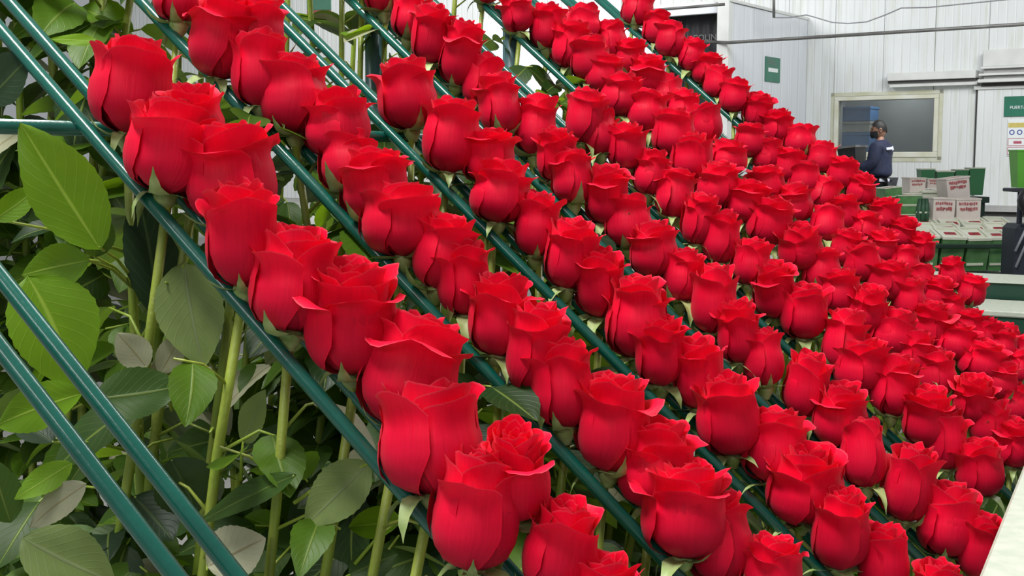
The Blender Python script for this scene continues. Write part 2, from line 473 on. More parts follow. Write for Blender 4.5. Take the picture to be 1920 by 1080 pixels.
# window: interior, frame, pane
wi = MB()
wi.box((wx0 - .6, 1.9, wz0 - .8), (wx1 + .6, 2.0, wz1 + .8)).box((wx0 - .65, .25, wz0 - .8), (wx0 - .55, 2, wz1 + .8))
wi.box((wx1 + .55, .25, wz0 - .8), (wx1 + .65, 2, wz1 + .8)).box((wx0 - .6, .25, wz0 - .85), (wx1 + .6, 2, wz0 - .75)).box((wx0 - .6, .25, wz1 + .75), (wx1 + .6, 2, wz1 + .85))
o = wi.build('wall_office', mat('grey_office_wall', (.30, .31, .30), .7, var=.1, scale=1), None, WALL); tag(o, kind='structure')
wd = MB()
fw_ = .10
wd.box((wx0 - fw_, -.05, wz1), (wx1 + fw_, .12, wz1 + fw_ * .9), None, .01).box((wx0 - fw_, -.05, wz0 - fw_ * 1.2), (wx1 + fw_, .12, wz0), None, .01)
wd.box((wx0 - fw_, -.05, wz0), (wx0, .12, wz1), None, .01).box((wx1, -.05, wz0), (wx1 + fw_, .12, wz1), None, .01)
wo = wd.build('window_1', M_frame, None, WALL); tag(wo, kind='structure')
mg = bpy.data.materials.new('window_glass'); mg.use_nodes = True
N = mg.node_tree.nodes; L = mg.node_tree.links
tb = N.new('ShaderNodeBsdfTransparent'); tb.inputs[0].default_value = (.66, .69, .69, 1)
gb = N.new('ShaderNodeBsdfGlossy'); gb.inputs['Roughness'].default_value = .12; gb.inputs[0].default_value = (.8, .8, .8, 1)
mxs = N.new('ShaderNodeMixShader'); mxs.inputs[0].default_value = .10
L.new(tb.outputs[0], mxs.inputs[1]); L.new(gb.outputs[0], mxs.inputs[2]); L.new(mxs.outputs[0], N['Material Output'].inputs[0])
MB().box((wx0, .05, wz0), (wx1, .058, wz1)).build('pane', mg, wo)
# stained seal around the frame
sd = MB(); g = .05; k = fw_ + .09
for (a, b, c, d) in ((wx0 - k, wx1 + k, wz1 + fw_, wz1 + k), (wx0 - k, wx1 + k, wz0 - k - .04, wz0 - fw_), (wx0 - k, wx0 - fw_, wz0 - k, wz1 + k), (wx1 + fw_, wx1 + k, wz0 - k, wz1 + k)):
    sd.box((a, -.015, c), (b, .03, d), None, .006)
sd.build('seal', mat('stained_seal', (.47, .47, .32), .7, var2=(.58, .59, .50), scale=3), wo)
ol = area(WALL @ Vector(((wx0 + wx1) / 2, 1.0, wz1 + .7)), WALL @ Vector(((wx0 + wx1) / 2, 1.0, 0)), .4, 1.2, 38)
ol.name = 'office_fill_light'  # unseen light added to brighten the room behind the pane
# stacked blue and beige crates seen through the window
M_blue = mat('blue_crate', (.06, .20, .46), .5, var=.12, scale=6)
M_beige = mat('beige_crate', (.42, .42, .36), .6, var=.1, scale=6)
cz = wz0 - .75
bx0 = onwall(1577, 235, -1.0)[0]; bx1 = onwall(1631, 235, -1.0)[0]
lv = [onwall(1600, y, -1.0)[1] for y in (199, 227, 248, 285)]
zt = [(cz, lv[3], M_blue), (lv[3], lv[2], M_blue), (lv[2], lv[1], M_beige), (lv[1], lv[0], M_blue)]
names = ['blue crate at the foot of the stack behind the office window', 'blue crate under the beige crate behind the office window',
         'beige crate between two blue crates behind the office window', 'topmost blue crate behind the office window']
for (a, b, m), nm in zip(zt, names):
    t = thing('crate', nm, 'crate', WALL @ Matrix.Translation((0, 0, a)), 'crates stacked in the office')
    h = b - a - .015
    MB().box((bx0, 1.0, 0), (bx1, 1.6, h - .06), None, .01).build('body', m, t)
    MB().box((bx0 - .015, .98, h - .06), (bx1 + .015, 1.62, h), None, .008).build('rim', m, t)

# shutter housing, ledge, sliding door on the right of the rear wall
t = tag(wbox(MB(), 1663, 134, 1829, 149, 0.0, .30, bev=.01).build('lamp_housing', M_white, None, WALL), 'long white boxed ledge on the wall above the office window', 'ledge')
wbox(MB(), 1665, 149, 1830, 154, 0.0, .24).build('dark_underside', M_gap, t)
wbox(MB(), 1668, 154, 1832, 161, 0.0, .20).build('lower_flange', M_white, t)
sh = thing('shutter_housing', 'stepped white roller shutter housing above the sliding door', 'shutter', WALL)
wbox(MB(), 1843, 90, 1990, 122, 0, .30, bev=.01).build('upper_box', M_white, sh)
wbox(MB(), 1839, 122, 1990, 126, 0, .36).build('lip', M_white, sh)
wbox(MB(), 1845, 127, 1990, 136, 0, .26).build('recess', M_greymetal, sh)
wbox(MB(), 1835, 135, 1990, 139, 0, .36).build('lip', M_white, sh)
wbox(MB(), 1845, 140, 1990, 147, 0, .26).build('recess', M_greymetal, sh)
wbox(MB(), 1833, 146, 1990, 152, 0, .38).build('lip', M_white, sh)
wbox(MB(), 1840, 153, 1990, 160, 0, .18).build('slot', M_gap, sh)
dr = MB(); wbox(dr, 1829, 162, 1990, 391, 0, .12, bev=.012)
do = dr.build('door_1', M_wall, None, WALL); tag(do, kind='structure')
wbox(MB(), 1826, 159, 1990, 166, 0, .16, bev=.008).build('door_head', M_white, do)
wbox(MB(), 1826, 166, 1831, 391, 0, .05).build('door_gasket', M_gap, do)
wbox(MB(), 1829, 386, 1990, 398, 0, .14).build('bottom_rail', M_greymetal, do)
sk = MB(); a = onwall(1515, 400)[0]
sk.box((a, -.03, 0), (right_end + 8, .01, .10), None, .01)
tag(sk.build('baseboard_rear', M_gap, None, WALL), kind='structure')

# suspended conduit, wall cable, drop rod
tag(MB().tube([at(1285, 77, 26.6), at(1368, 80, 25.5), at(1372, 79.5, 25.4), at(1990, 41, 21.6)], .035, 10).build('conduit', M_steel), 'long dark grey conduit running across in front of the white wall', 'pipe')
cab = [at(x, y, d) for x, y, d in ((1452, 33, 26), (1480, 33, 27), (1512, 28, 28), (1530, 33, 28), (1560, 42, 28), (1590, 44, 28), (1625, 41, 27.5), (1660, 28, 27), (1690, 15, 26.6), (1740, 14, 26), (1800, 8, 25.4), (1860, 2, 25), (1920, -4, 24.5))]
tag(MB().tube(cab, .014, 6).build('cable', M_cable), 'thin grey cable sagging along the top of the white wall', 'cable')
tag(MB().tube([at(1451, -40, 26), at(1451, 33, 26)], .03, 8).build('drop_rod', M_steel), 'short grey rod coming down above the side room', 'rod')
tag(MB().tube([at(1225, 19, 25.5), at(1359, 8, 25)], .03, 8).build('conduit', M_steel), 'short grey pipe over the dark doorway', 'pipe')
wbox(MB(), 1868, 2, 1870, 3, 0, .02)

# signs and posters
def plate(name, lab, cat, M, wdt, hgt, m):
    t = thing(name, lab, cat, M)
    MB().box((-wdt / 2, 0, -hgt / 2), (wdt / 2, .02, hgt / 2), None, .004).build('board', m, t)
    return t
def sidept(X, Y):
    r = ray(X, Y); o = Vector((0, 0, CAMZ)); n = WX
    t = (CW - o).dot(n) / r.dot(n)
    return o + r * t
p0, p1 = sidept(1434, 106), sidept(1460, 155); p2 = sidept(1434, 153)
mid = (p0 + p1) / 2; wd_ = (p1.xy - p0.xy).length; hg_ = (p0.z - p2.z)
bx = -WM; by = -WX
MS = Matrix(((bx.x, by.x, 0, mid.x + WX.x * .03), (bx.y, by.y, 0, mid.y + WX.y * .03), (0, 0, 1, mid.z), (0, 0, 0, 1)))
s1 = plate('wall_sign', 'small upright green sign with white panel on the side room wall', 'sign', MS, wd_, hg_, M_sign)
MB().box((-wd_ * .33, -.006, -hg_ * .10), (wd_ * .33, 0, hg_ * .06), None, .002).build('white_panel', M_signw, s1)
for q in range(3):
    MB().box((-wd_ * .38, -.004, hg_ * (.40 - q * .09)), (wd_ * (.05 + .1 * ((q * 7) % 3)), 0, hg_ * (.43 - q * .09))).build('print_line', M_dim, s1)
def wallplate(name, lab, cat, X0, Y0, X1, Y1, m, off=.13):
    a, za = onwall(X0, (Y0 + Y1) / 2, off); b, _ = onwall(X1, (Y0 + Y1) / 2, off)
    z1 = onwall((X0 + X1) / 2, Y0, off)[1]; z0 = onwall((X0 + X1) / 2, Y1, off)[1]
    M = WALL @ Matrix.Translation(((a + b) / 2, -off - .02, (z0 + z1) / 2))
    return plate(name, lab, cat, M, b - a, z1 - z0, m), b - a, z1 - z0
s2, W2, H2 = wallplate('door_sign', 'green sign with white lettering on the sliding door', 'sign', 1883, 180, 1962, 218, M_sign)
RX = Euler((PI / 2, 0, 0)).to_matrix().to_4x4()
text('PUERTA', H2 * .22, s2, Matrix.Translation((-W2 * .16, -.006, -H2 * .06)) @ RX, M_signw)
s3, W3, H3 = wallplate('safety_poster', 'white safety poster with blue pictograms and red framed boxes on the door', 'poster', 1889, 223, 1950, 292, M_signw)
M_y = mat('yellow_print', (.55, .45, .12), .6, var=.1); M_bl = mat('blue_print', (.05, .07, .32), .6, var=.1); M_rd = mat('red_print', (.42, .08, .12), .6, var=.1)
MB().box((-W3 * .48, -.004, H3 * .27), (W3 * .48, 0, H3 * .40)).build('yellow_band', M_y, s3)
for q in range(4):
    x = -W3 * .36 + q * W3 * .24
    rr = W3 * .085
    mb = MB(); prof = [(rr, 0), (rr, -.004), (rr * .62, -.004), (rr * .62, 0)]
    mb.lathe([(a, b) for a, b in prof], 16, Matrix.Translation((x, 0, H3 * .14)) @ Matrix.Rotation(-PI / 2, 4, 'X'), False)
    mb.build('blue_ring', M_bl, s3)
for q in range(2):
    z1 = -H3 * .02 - q * H3 * .24; z0 = z1 - H3 * .21
    mb = MB(); th = W3 * .018
    mb.box((-W3 * .48, -.004, z0), (W3 * .48, 0, z0 + th)).box((-W3 * .48, -.004, z1 - th), (W3 * .48, 0, z1))
    mb.box((-W3 * .48, -.004, z0), (-W3 * .48 + th, 0, z1)).box((W3 * .48 - th, -.004, z0), (W3 * .48, 0, z1))
    mb.build('red_box', M_rd, s3)
    MB().box((-W3 * .3, -.004, z0 + H3 * .06), (-W3 * .05, 0, z0 + H3 * .13)).build('pictogram', M_rd, s3)
# green and salmon board far behind the stems
P = at(598, 8, 15.0)
t = thing('notice_board', 'green over salmon notice board seen between the stems at the top', 'board', Matrix.Translation(P))
MB().box((-.15, 0, -.07), (.15, .02, .20), None, .005).build('green_half', mat('mint_board', (.16, .42, .28), .6, var=.05), t)
MB().box((-.15, 0, -.24), (.15, .02, -.07), None, .005).build('salmon_half', mat('salmon_board', (.62, .20, .17), .6, var=.06), t)
tag(MB().tube([at(598, 45, 15.0) + Vector((0, .03, .05)), Vector((P.x, P.y + .03, 0))], .02, 8).build('board_leg', M_greymetal, t) , None)

# ------------------------------------------------------------------ the rose rack
S = .2                                           # distance between two rows
AZ, SL = 0.51704459, 0.70280037
D = Vector((math.cos(AZ) * math.cos(SL), -math.sin(AZ) * math.cos(SL), -math.sin(SL)))
HD = Vector((math.cos(AZ), -math.sin(AZ), 0))
NV = Vector((math.sin(AZ), math.cos(AZ), 0))
A0 = Vector((-0.39457894, 0.76219206, 0.00747062 + CAMZ))
GAP = .1716 * S
def slot(k, t): return A0 + NV * (k * S) + D * t
def solve(k, X, Y):
    """place along row k and height above its slot of what the photo shows at X, Y"""
    # intersect the ray with the vertical plane through the row
    r = ray(X, Y); o = Vector((0, 0, CAMZ)); p = A0 + NV * (k * S)
    q = o + r * ((p - o).dot(NV) / r.dot(NV))
    t = (q - p).dot(HD) / D.dot(HD)
    return t, (q - slot(k, t)).z, proj(q)[1]
TR = .0053
rack = thing('rose_rack', 'dark green steel rack with sloping double rails that hold the roses', 'rack')
T0, T1 = -.78, .735
for k in range(0, 10):
    for s in (-1, 1):
        a = slot(k, T0) + NV * (s * GAP / 2); b = slot(k, T1) + NV * (s * GAP / 2)
        MB().tube([a, a.lerp(b, .5), b], TR, 14).build('rail', M_tube, rack)
def cross(t, k0, k1, dz, r):
    a = slot(0, t) + NV * (k0 * S); b = slot(0, t) + NV * (k1 * S)
    MB().tube([a + Vector((0, 0, dz)), b + Vector((0, 0, dz))], r, 14).build('cross_bar', M_tube, rack)
cross(-.042, -.6, 9.3, -.0115, .0056)
cross(-.76, -.6, 9.3, -.0115, .0056)
for k, t in ((4, -.262), (6, -.300), (8, -.28)):
    p = slot(k, t); MB().tube([Vector((p.x, p.y, 0)), p + Vector((0, 0, -.008))], .011, 12).build('post', M_post, rack)
for k in (1, 5, 9):
    p = slot(k, .715); MB().tube([Vector((p.x, p.y, 0)), p], .011, 12).build('post', M_post, rack)
    p = slot(k, -.76); MB().tube([Vector((p.x, p.y, 0)), p + Vector((0, 0, -.014))], .011, 12).build('post', M_post, rack)
# cream topped end beam across the foot of all rails
BM = Matrix(((HD.x, NV.x, 0, 0), (HD.y, NV.y, 0, 0), (0, 0, 1, 0), (0, 0, 0, 1)))
e = slot(0, .75) + Vector((0, 0, .091))
e = slot(5, .75) + Vector((0, 0, .091))
M1 = Matrix.Translation(e) @ Matrix.Rotation(math.radians(2.4), 4, 'Z') @ BM
eb = MB().box((-.024, -5 * S - .4, .022), (.020, 4.8 * S, .034), None, .003).build('end_beam_top', M_cream, rack, M1)
MB().box((-.022, -5 * S - .4, -.020), (.022, 4.8 * S, .022), None, .002).build('end_beam', M_tube, rack, M1)

# white topped benches behind
def bench(name, lab, ptc, X, Y0, Y1, z, face, length):
    h = CAMZ - z
    def gp(X, Y):
        r = ray(X, Y); return Vector((0, 0, CAMZ)) + r * (-h / r.z)
    a = gp(X, Y0); b = gp(X, Y1)
    dd = abs((a - b).dot(NV))
    M = Matrix.Translation(b) @ BM
    t = thing(name, lab, 'bench', M)
    top, fc = face
    MB().box((-.55, 0, -top), (length, dd, 0), None, .004).build('top', M_cream, t)
    MB().box((-.54, .012, -top - fc), (length, dd - .01, -top), None, .003).build('apron', M_darkgreen, t)
    for x in (-.5, length - .1):
        for y in (.03, dd - .06):
            MB().box((x, y, -z), (x + .04, y + .04, -top - fc)).build('leg', M_darkgreen, t)
    return t
bench('bench', 'rear cream topped bench with dark green apron beside the last roses', 'bench', 1860, 513, 528.5, .84, (.004, .056), 1.8)
bench('bench', 'front cream topped bench, the lower one right of the last roses', 'bench', 1860, 561, 582, .785, (.019, .05), 1.6)

# ------------------------------------------------------------------ rose parts
def lerp(a, b, t): return a + (b - a) * t
def interp(xs, ys, x):
    if x <= xs[0]: return ys[0]
    for i in range(len(xs) - 1):
        if x <= xs[i + 1]:
            t = (x - xs[i]) / (xs[i + 1] - xs[i]); t = t * t * (3 - 2 * t)
            return lerp(ys[i], ys[i + 1], t)
    return ys[-1]
RAD, HGT = .0268, .064
def petal_mesh(th0, A, scale, H, neck, flare, roll, rollv, spiral, seed, nu=11, nv=13, sharp=0.5):
    kx = [0, .05, .14, .26, .40, .55, .70, .85, 1.0]
    ky = [.20, .54, .80, .95, 1.0, .98, lerp(.94, neck, .5), neck, flare]
    rr = random.Random(seed)
    p1, p2, p3 = rr.uniform(0, 6), rr.uniform(0, 6), rr.uniform(0, 6)
    tip = rr.uniform(-.25, .25)
    vs = []; uvs = []
    for j in range(nv):
        v0 = j / (nv - 1)
        for i in range(nu):
            u = -1 + 2 * i / (nu - 1)
            top = 1 - .20 * abs(u - tip * .3) ** 2.6 + .012 * math.sin(5 * u + p1) + .006 * math.sin(13 * u + p3)
            v = v0 * top
            ang = A * (.50 + .50 * min(1, v / .42) ** .8) * (1 - .10 * max(0, (v - .75) / .25) ** 2)
            th = th0 + u * ang
            st = roll * (lerp(1, .45 + .75 * min(1, abs(u - tip) * 1.25), sharp))
            vv = min(v, rollv)
            r = RAD * scale * interp(kx, ky, vv)
            z = H * vv
            if v > rollv:
                s = (v - rollv) * H
                L = (1 - rollv) * H
                phi = st * (s / L)
                rc = L / max(st, .2)
                r += rc * (1 - math.cos(phi)); z += rc * math.sin(phi)
            r += RAD * (spiral * u + .035 * math.sin(2.6 * u * PI + p2) * v * v + .02 * math.sin(6 * v + 3 * u + p1) * v)
            z += .0016 * math.sin(4.3 * u + p3) * v * v
            vs.append((r * math.cos(th), r * math.sin(th), z)); uvs.append(((u + 1) / 2 , v0))
    fs = []
    for j in range(nv - 1):
        for i in range(nu - 1):
            a = j * nu + i; fs.append((a, a + 1, a + nu + 1, a + nu))
    return vs, fs, uvs
def join_meshes(name, parts):
    V = []; Fc = []; U = []
    for vs, fs, uv in parts:
        n = len(V); V += vs; U += uv; Fc += [tuple(i + n for i in f) for f in fs]
    me = mesh_of(name, V, Fc, True, U); me.materials.append(M_petal)
    return me
TYPES = [  # neck, flare, roll of the outer petals, outer count, inner opening
    (.84, .82, .7, 4, .15), (.80, .98, 1.5, 4, .45), (.92, 1.02, 2.3, 3, .75), (.82, .90, 1.1, 4, .30), (.78, 1.02, 1.9, 4, .50),
    (.90, .94, 1.4, 3, .55), (.86, .84, .6, 3, .10), (.95, 1.06, 2.5, 4, .90), (.82, .95, 1.7, 3, .35), (.88, .90, 1.0, 4, .25), (.76, 1.0, 1.3, 3, .2), (.93, 1.0, 2.0, 4, .65)]
def make_bloom(i):
    rr = random.Random(100 + i)
    neck, flare, roll, n_out, op = TYPES[i]
    meshes = []
    a0 = rr.uniform(0, 6)
    peel = rr.randrange(n_out)
    for q in range(n_out):                       # outer guard petals, rims rolled outwards
        th = a0 + q * 2 * PI / n_out + rr.uniform(-.22, .22)
        A = {3: 1.25, 4: 1.02}[n_out] * rr.uniform(.92, 1.08)
        ex = 1 if q == peel else 0
        vs, fs, uv = petal_mesh(th, A * (1 - .15 * ex), rr.uniform(.985, 1.04) + .05 * ex, HGT * rr.uniform(.84, .99), neck + rr.uniform(-.04, .04) + .10 * ex, flare + rr.uniform(-.05, .05) + .16 * ex,
                                roll * rr.uniform(.65, 1.25) + .5 * ex, rr.uniform(.70, .80), rr.uniform(.05, .08), rr.random(), 13, 15, rr.uniform(.3, 1))
        me = mesh_of('petal', vs, fs, True, uv); me.materials.append(M_petal); meshes.append(me)
    for q in range(3):                           # second ring
        th = a0 + .9 + q * 2 * PI / 3 + rr.uniform(-.2, .2)
        vs, fs, uv = petal_mesh(th, rr.uniform(1.15, 1.3), .92, HGT * rr.uniform(.97, 1.03), neck * .95, lerp(.74, .96, op),
                                lerp(.4, 1.7, op) * rr.uniform(.6, 1.2), rr.uniform(.76, .84), .07, rr.random(), 13, 13, rr.uniform(.2, 1))
        me = mesh_of('petal', vs, fs, True, uv); me.materials.append(M_petal); meshes.append(me)
    parts = []
    for ring, (sc_, n, h) in enumerate(((.78, 3, 1.035), (.60, 3, 1.05), (.42, 3, 1.045), (.23, 2, 1.03))):
        for q in range(n):
            th = a0 + ring * 1.1 + q * 2 * PI / n
            parts.append(petal_mesh(th, 1.4 if n == 3 else 2.0, sc_, HGT * (h + rr.uniform(-.012, .012)), lerp(.66, .94, op), lerp(.60, 1.04, op),
                                    lerp(.15, .9, op) * (1 - ring * .22), .86, .06, rr.random(), 9, 9, .5))
    core = join_meshes('bud_core', parts)
    return meshes, core
BLOOMS = [make_bloom(i) for i in range(len(TYPES))]

def sepal_mesh(L, W, curve, twist, seed):
    vs = []; fs = []; n = 8
    x = .0058; z = -.001; ang = curve[0]
    for j in range(n):
        v = j / (n - 1)
        ang = interp([0, .35, .7, 1], curve, v)
        wdt = W * (interp([0, .25, .6, 1], [.85, 1.0, .55, .02], v))
        tw = twist * v
        for u in (-1, -.5, 0, .5, 1):
            y = u * wdt * math.cos(tw); off = abs(u) * wdt * .35 + u * wdt * math.sin(tw)
            vs.append((x - off * math.sin(ang) * 1, y, z + off * math.cos(ang) * .6))
        ds = L / (n - 1)
        x += math.cos(ang) * ds; z += math.sin(ang) * ds
    for j in range(n - 1):
        for i in range(4):
            a = j * 5 + i; fs.append((a, a + 1, a + 6, a + 5))
    me = mesh_of('sepal', vs, fs, True); me.materials.append(M_sepal)
    return me
SEP = [sepal_mesh(.034, .0062, (-.1, .45, 1.05, 1.3), .3, 0), sepal_mesh(.030, .0066, (.0, -.5, -1.1, -1.4), .2, 1),
       sepal_mesh(.036, .0055, (.0, .1, -.4, -.9), .5, 2), sepal_mesh(.032, .0062, (.2, -.9, -1.4, -1.5), -.3, 3), sepal_mesh(.028, .006, (-.1, .4, .8, .5), .4, 4)]
hip = MB().lathe([(.0005, -.0145), (.0042, -.0135), (.0046, -.011), (.0072, -.008), (.0088, -.004), (.0092, -.001), (.0075, .002), (.003, .003)], 14)
CALYX = hip.mesh('calyx'); CALYX.materials.append(M_sepal)

def leaf_mesh(L, W, fold, curl, seed, n=14, serr=.05):
    rr = random.Random(seed)
    vs = []; fs = []; uv = []
    cols = (-1, -.66, -.33, 0, .33, .66, 1)
    side = rr.uniform(-.12, .12)
    for j in range(n + 1):
        v = j / n
        half = W / 2 * (math.sin(PI * v ** .82) ** .78 if 0 < v < 1 else 0)
        half = max(half, .0004)
        cx_ = side * L * v * v
        for u in cols:
            hw = half * (1 + (serr if (j % 2 and abs(u) == 1) else 0))
            z = fold * abs(u) * half + curl * L * v * v + .012 * L * math.sin(9 * v + 4 * u + seed) * abs(u)
            vs.append((cx_ + u * hw, v * L, z)); uv.append((.5 + u / 2, v))
    nc = len(cols)
    for j in range(n):
        for i in range(nc - 1):
            a = j * nc + i; fs.append((a, a + 1, a + nc + 1, a + nc))
    return mesh_of('leaf', vs, fs, True, uv)
LEAVES = [leaf_mesh(.066, .042, .25, -.15, 1), leaf_mesh(.074, .046, .12, -.32, 2), leaf_mesh(.058, .036, .35, .12, 3), leaf_mesh(.082, .054, .18, -.2, 4), leaf_mesh(.05, .03, .3, -.4, 5)]
for me in LEAVES: me.materials.append(M_leaf)
LEAVES_P = [m.copy() for m in LEAVES[:3]]
for me in LEAVES_P: me.materials.clear(); me.materials.append(M_leaf_p)
LEAVES_B = [m.copy() for m in LEAVES[:4]]
for me in LEAVES_B: me.materials.clear(); me.materials.append(M_leaf_b)

def orient(fwd, up):
    y = fwd.normalized(); z = (up - y * up.dot(y)).normalized(); x = y.cross(z)
    return Matrix(((x.x, y.x, z.x, 0), (x.y, y.y, z.y, 0), (x.z, y.z, z.z, 0), (0, 0, 0, 1)))
def make_stem(seed, L=.60, first=.075, gap=.062, leaflets=3):
    """stem hanging from the origin along -z, with petioles; returns mesh and leaf transforms"""
    rr = random.Random(seed)
    mb = MB(); pts = []; n = 9
    b1, b2 = rr.uniform(-.012, .012), rr.uniform(-.012, .012)
    for i in range(n):
        s = i / (n - 1)
        pts.append(Vector((b1 * math.sin(s * PI * 1.3) + .004 * math.sin(9 * s + seed), b2 * math.sin(s * PI * 1.1), -.008 - s * L)))
    mb.tube(pts, [.0036 + .0013 * i / (n - 1) for i in range(n)], 8)
    lv = []
    z = first; a = rr.uniform(0, 6)
    while z < L * .92:
        a += 2.4 + rr.uniform(-.4, .4)
        s = z / L; fi = s * (n - 1); i0 = int(fi); p = pts[i0].lerp(pts[min(i0 + 1, n - 1)], fi - i0)
        h = Vector((math.cos(a), math.sin(a), 0))
        pl = rr.uniform(.030, .055)
        q1 = p + h * pl * .5 + Vector((0, 0, pl * .38)); q2 = p + h * pl + Vector((0, 0, pl * rr.uniform(.25, .6)))
        mb.tube([p, q1, q2], [.0016, .0012, .0009], 5)
        dr_ = (q2 - q1).normalized()
        droop = Vector((0, 0, -rr.uniform(.1, 1.1)))
        sidev = Vector((-h.y, h.x, 0))
        for q in range(leaflets):
            if q == 0: base = q2; fw = dr_ + droop
            else:
                sg = 1 if q % 2 else -1
                base = lerp(q1, q2, .35 if q < 3 else -.35); fw = dr_ * .35 + sidev * sg + droop * .7
            up = Vector((rr.uniform(-.5, .5), rr.uniform(-.5, .5), 1)) + h * .3
            sc_ = rr.uniform(.72, 1.12) * (1.1 if q == 0 else .9)
            lv.append((Matrix.Translation(base) @ orient(fw, up) @ Matrix.Scale(sc_, 4), rr.randrange(len(LEAVES)), rr.random()))
        z += gap * rr.uniform(.8, 1.25)
    me = mb.mesh('stem'); me.materials.append(M_stem)
    return me, lv
STEMS = [make_stem(40 + i, .95, .065, .042, 5) for i in range(8)]
STEMS_S = [make_stem(60 + i, .60, .06, .11, 3) for i in range(4)]

# ------------------------------------------------------------------ rose inventory: per row, (centre x, top y, width, foot y) in the photo
ROWS = {
1: [(240,73,160,245),(365,160,120,250),(310,185,170,355),(440,235,190,412),(460,345,140,530),(545,425,165,613),(660,490,175,690),(745,588,205,795),(810,715,200,920),(960,757,130,935),(885,868,175,1085),(1040,932,150,1105),(1135,1040,150,1200)],
2: [(335,-60,95,37),(405,15,120,165),(478,-5,110,110),(488,58,110,195),(555,105,140,247),(635,165,130,290),(655,240,110,355),(705,280,130,410),(755,342,165,475),(820,398,120,535),(875,450,100,585),(935,513,120,660),(1000,565,120,730),(1060,637,125,795),(1143,700,140,875),(1225,785,155,945),(1280,865,160,1037),(1355,920,130,1085),(1440,1002,95,1140)],
3: [(772,108,112,237),(838,183,110,318),(915,240,100,340),(932,297,120,412),(1005,357,80,475),(1062,408,95,535),(1127,462,95,587),(1195,517,125,665),(1240,590,95,715),(1315,628,90,760),(1373,697,125,845),(1450,765,125,900),(1505,825,150,970),(1572,910,110,1058),(1655,977,95,1110),(1745,1045,100,1180)],
4: [(720,-60,75,20),(765,-15,70,68),(805,8,75,115),(855,37,80,155),(900,95,75,195),(942,135,80,247),(1003,175,80,288),(1043,238,70,335),(1075,277,62,378),(1137,308,82,415),(1180,362,95,460),(1228,412,95,515),(1277,462,80,560),(1335,490,90,620),(1387,558,75,675),(1435,612,80,720),(1505,652,85,775),(1570,712,105,830),(1622,780,90,910),(1693,828,100,970),(1770,898,115,1035),(1830,955,80,1078)],
5: [(1090,165,75,265),(1125,197,75,288),(1175,228,75,315),(1215,277,65,362),(1262,313,75,405),(1307,360,60,455),(1350,392,75,490),(1405,443,75,530),(1455,487,80,590),(1505,527,90,630),(1578,577,85,690),(1610,627,110,730),(1670,662,90,775),(1735,722,95,830),(1770,757,80,875),(1838,820,90,925)],
6: [(905,-45,50,30),(975,-15,60,58),(1025,5,65,88),(1067,38,75,125),(1110,65,80,150),(1130,100,80,170),(1165,135,90,215),(1210,165,80,245),(1262,200,85,290),(1295,245,80,335),(1345,300,85,385),(1395,335,85,415),(1437,365,90,455),(1500,412,85,500),(1540,460,75,545),(1575,500,80,585),(1625,530,75,615),(1668,572,85,660),(1710,615,75,700),(1757,650,75,740),(1820,695,75,785),(1850,740,75,830),(1895,780,80,870)],
7: [(1095,5,70,80),(1150,35,60,110),(1180,70,60,135),(1210,100,70,175),(1250,135,65,210),(1280,165,65,240),(1325,190,65,265),(1360,258,75,325),(1440,308,75,375),(1490,340,75,415),(1545,378,65,450),(1580,425,65,495),(1620,450,75,525),(1665,485,85,560),(1705,515,65,595),(1740,560,80,650),(1785,600,80,670),(1830,625,85,700),(1870,670,70,745),(1905,715,70,790)],
8: [(1405,228,62,292),(1440,255,62,318),(1475,275,62,340),(1510,297,65,364),(1535,325,60,390),(1585,362,65,428),(1618,392,62,458),(1650,425,64,490),(1692,456,60,522),(1722,490,60,556),(1752,514,60,580),(1782,547,60,612),(1815,575,60,640),(1845,592,60,658),(1872,612,60,680),(1905,650,60,716)],
9: [(1190,-20,60,45),(1230,18,55,80),(1255,38,60,105),(1290,68,52,130),(1325,97,60,155),(1345,118,55,180),(1375,145,62,208),(1418,172,60,235),(1458,203,60,265),(1500,230,65,290),(1540,258,60,320),(1575,285,60,345),(1610,310,55,370),(1655,368,60,430),(1685,402,55,460),(1725,432,50,490),(1788,476,50,540),(1815,512,55,570),(1880,600,50,660),(1915,625,50,685)],
}
ORD = ['zeroth', 'first', 'second', 'third', 'fourth', 'fifth', 'sixth', 'seventh', 'eighth', 'ninth', 'tenth', 'eleventh', 'twelfth', 'thirteenth', 'fourteenth', 'fifteenth', 'sixteenth', 'seventeenth', 'eighteenth', 'nineteenth', 'twentieth', 'twenty-first', 'twenty-second', 'twenty-third', 'twenty-fourth']
ROWN = {1: 'front row', 2: 'second row', 3: 'third row', 4: 'fourth row', 5: 'fifth row', 6: 'sixth row', 7: 'seventh row', 8: 'eighth row', 9: 'rearmost row'}

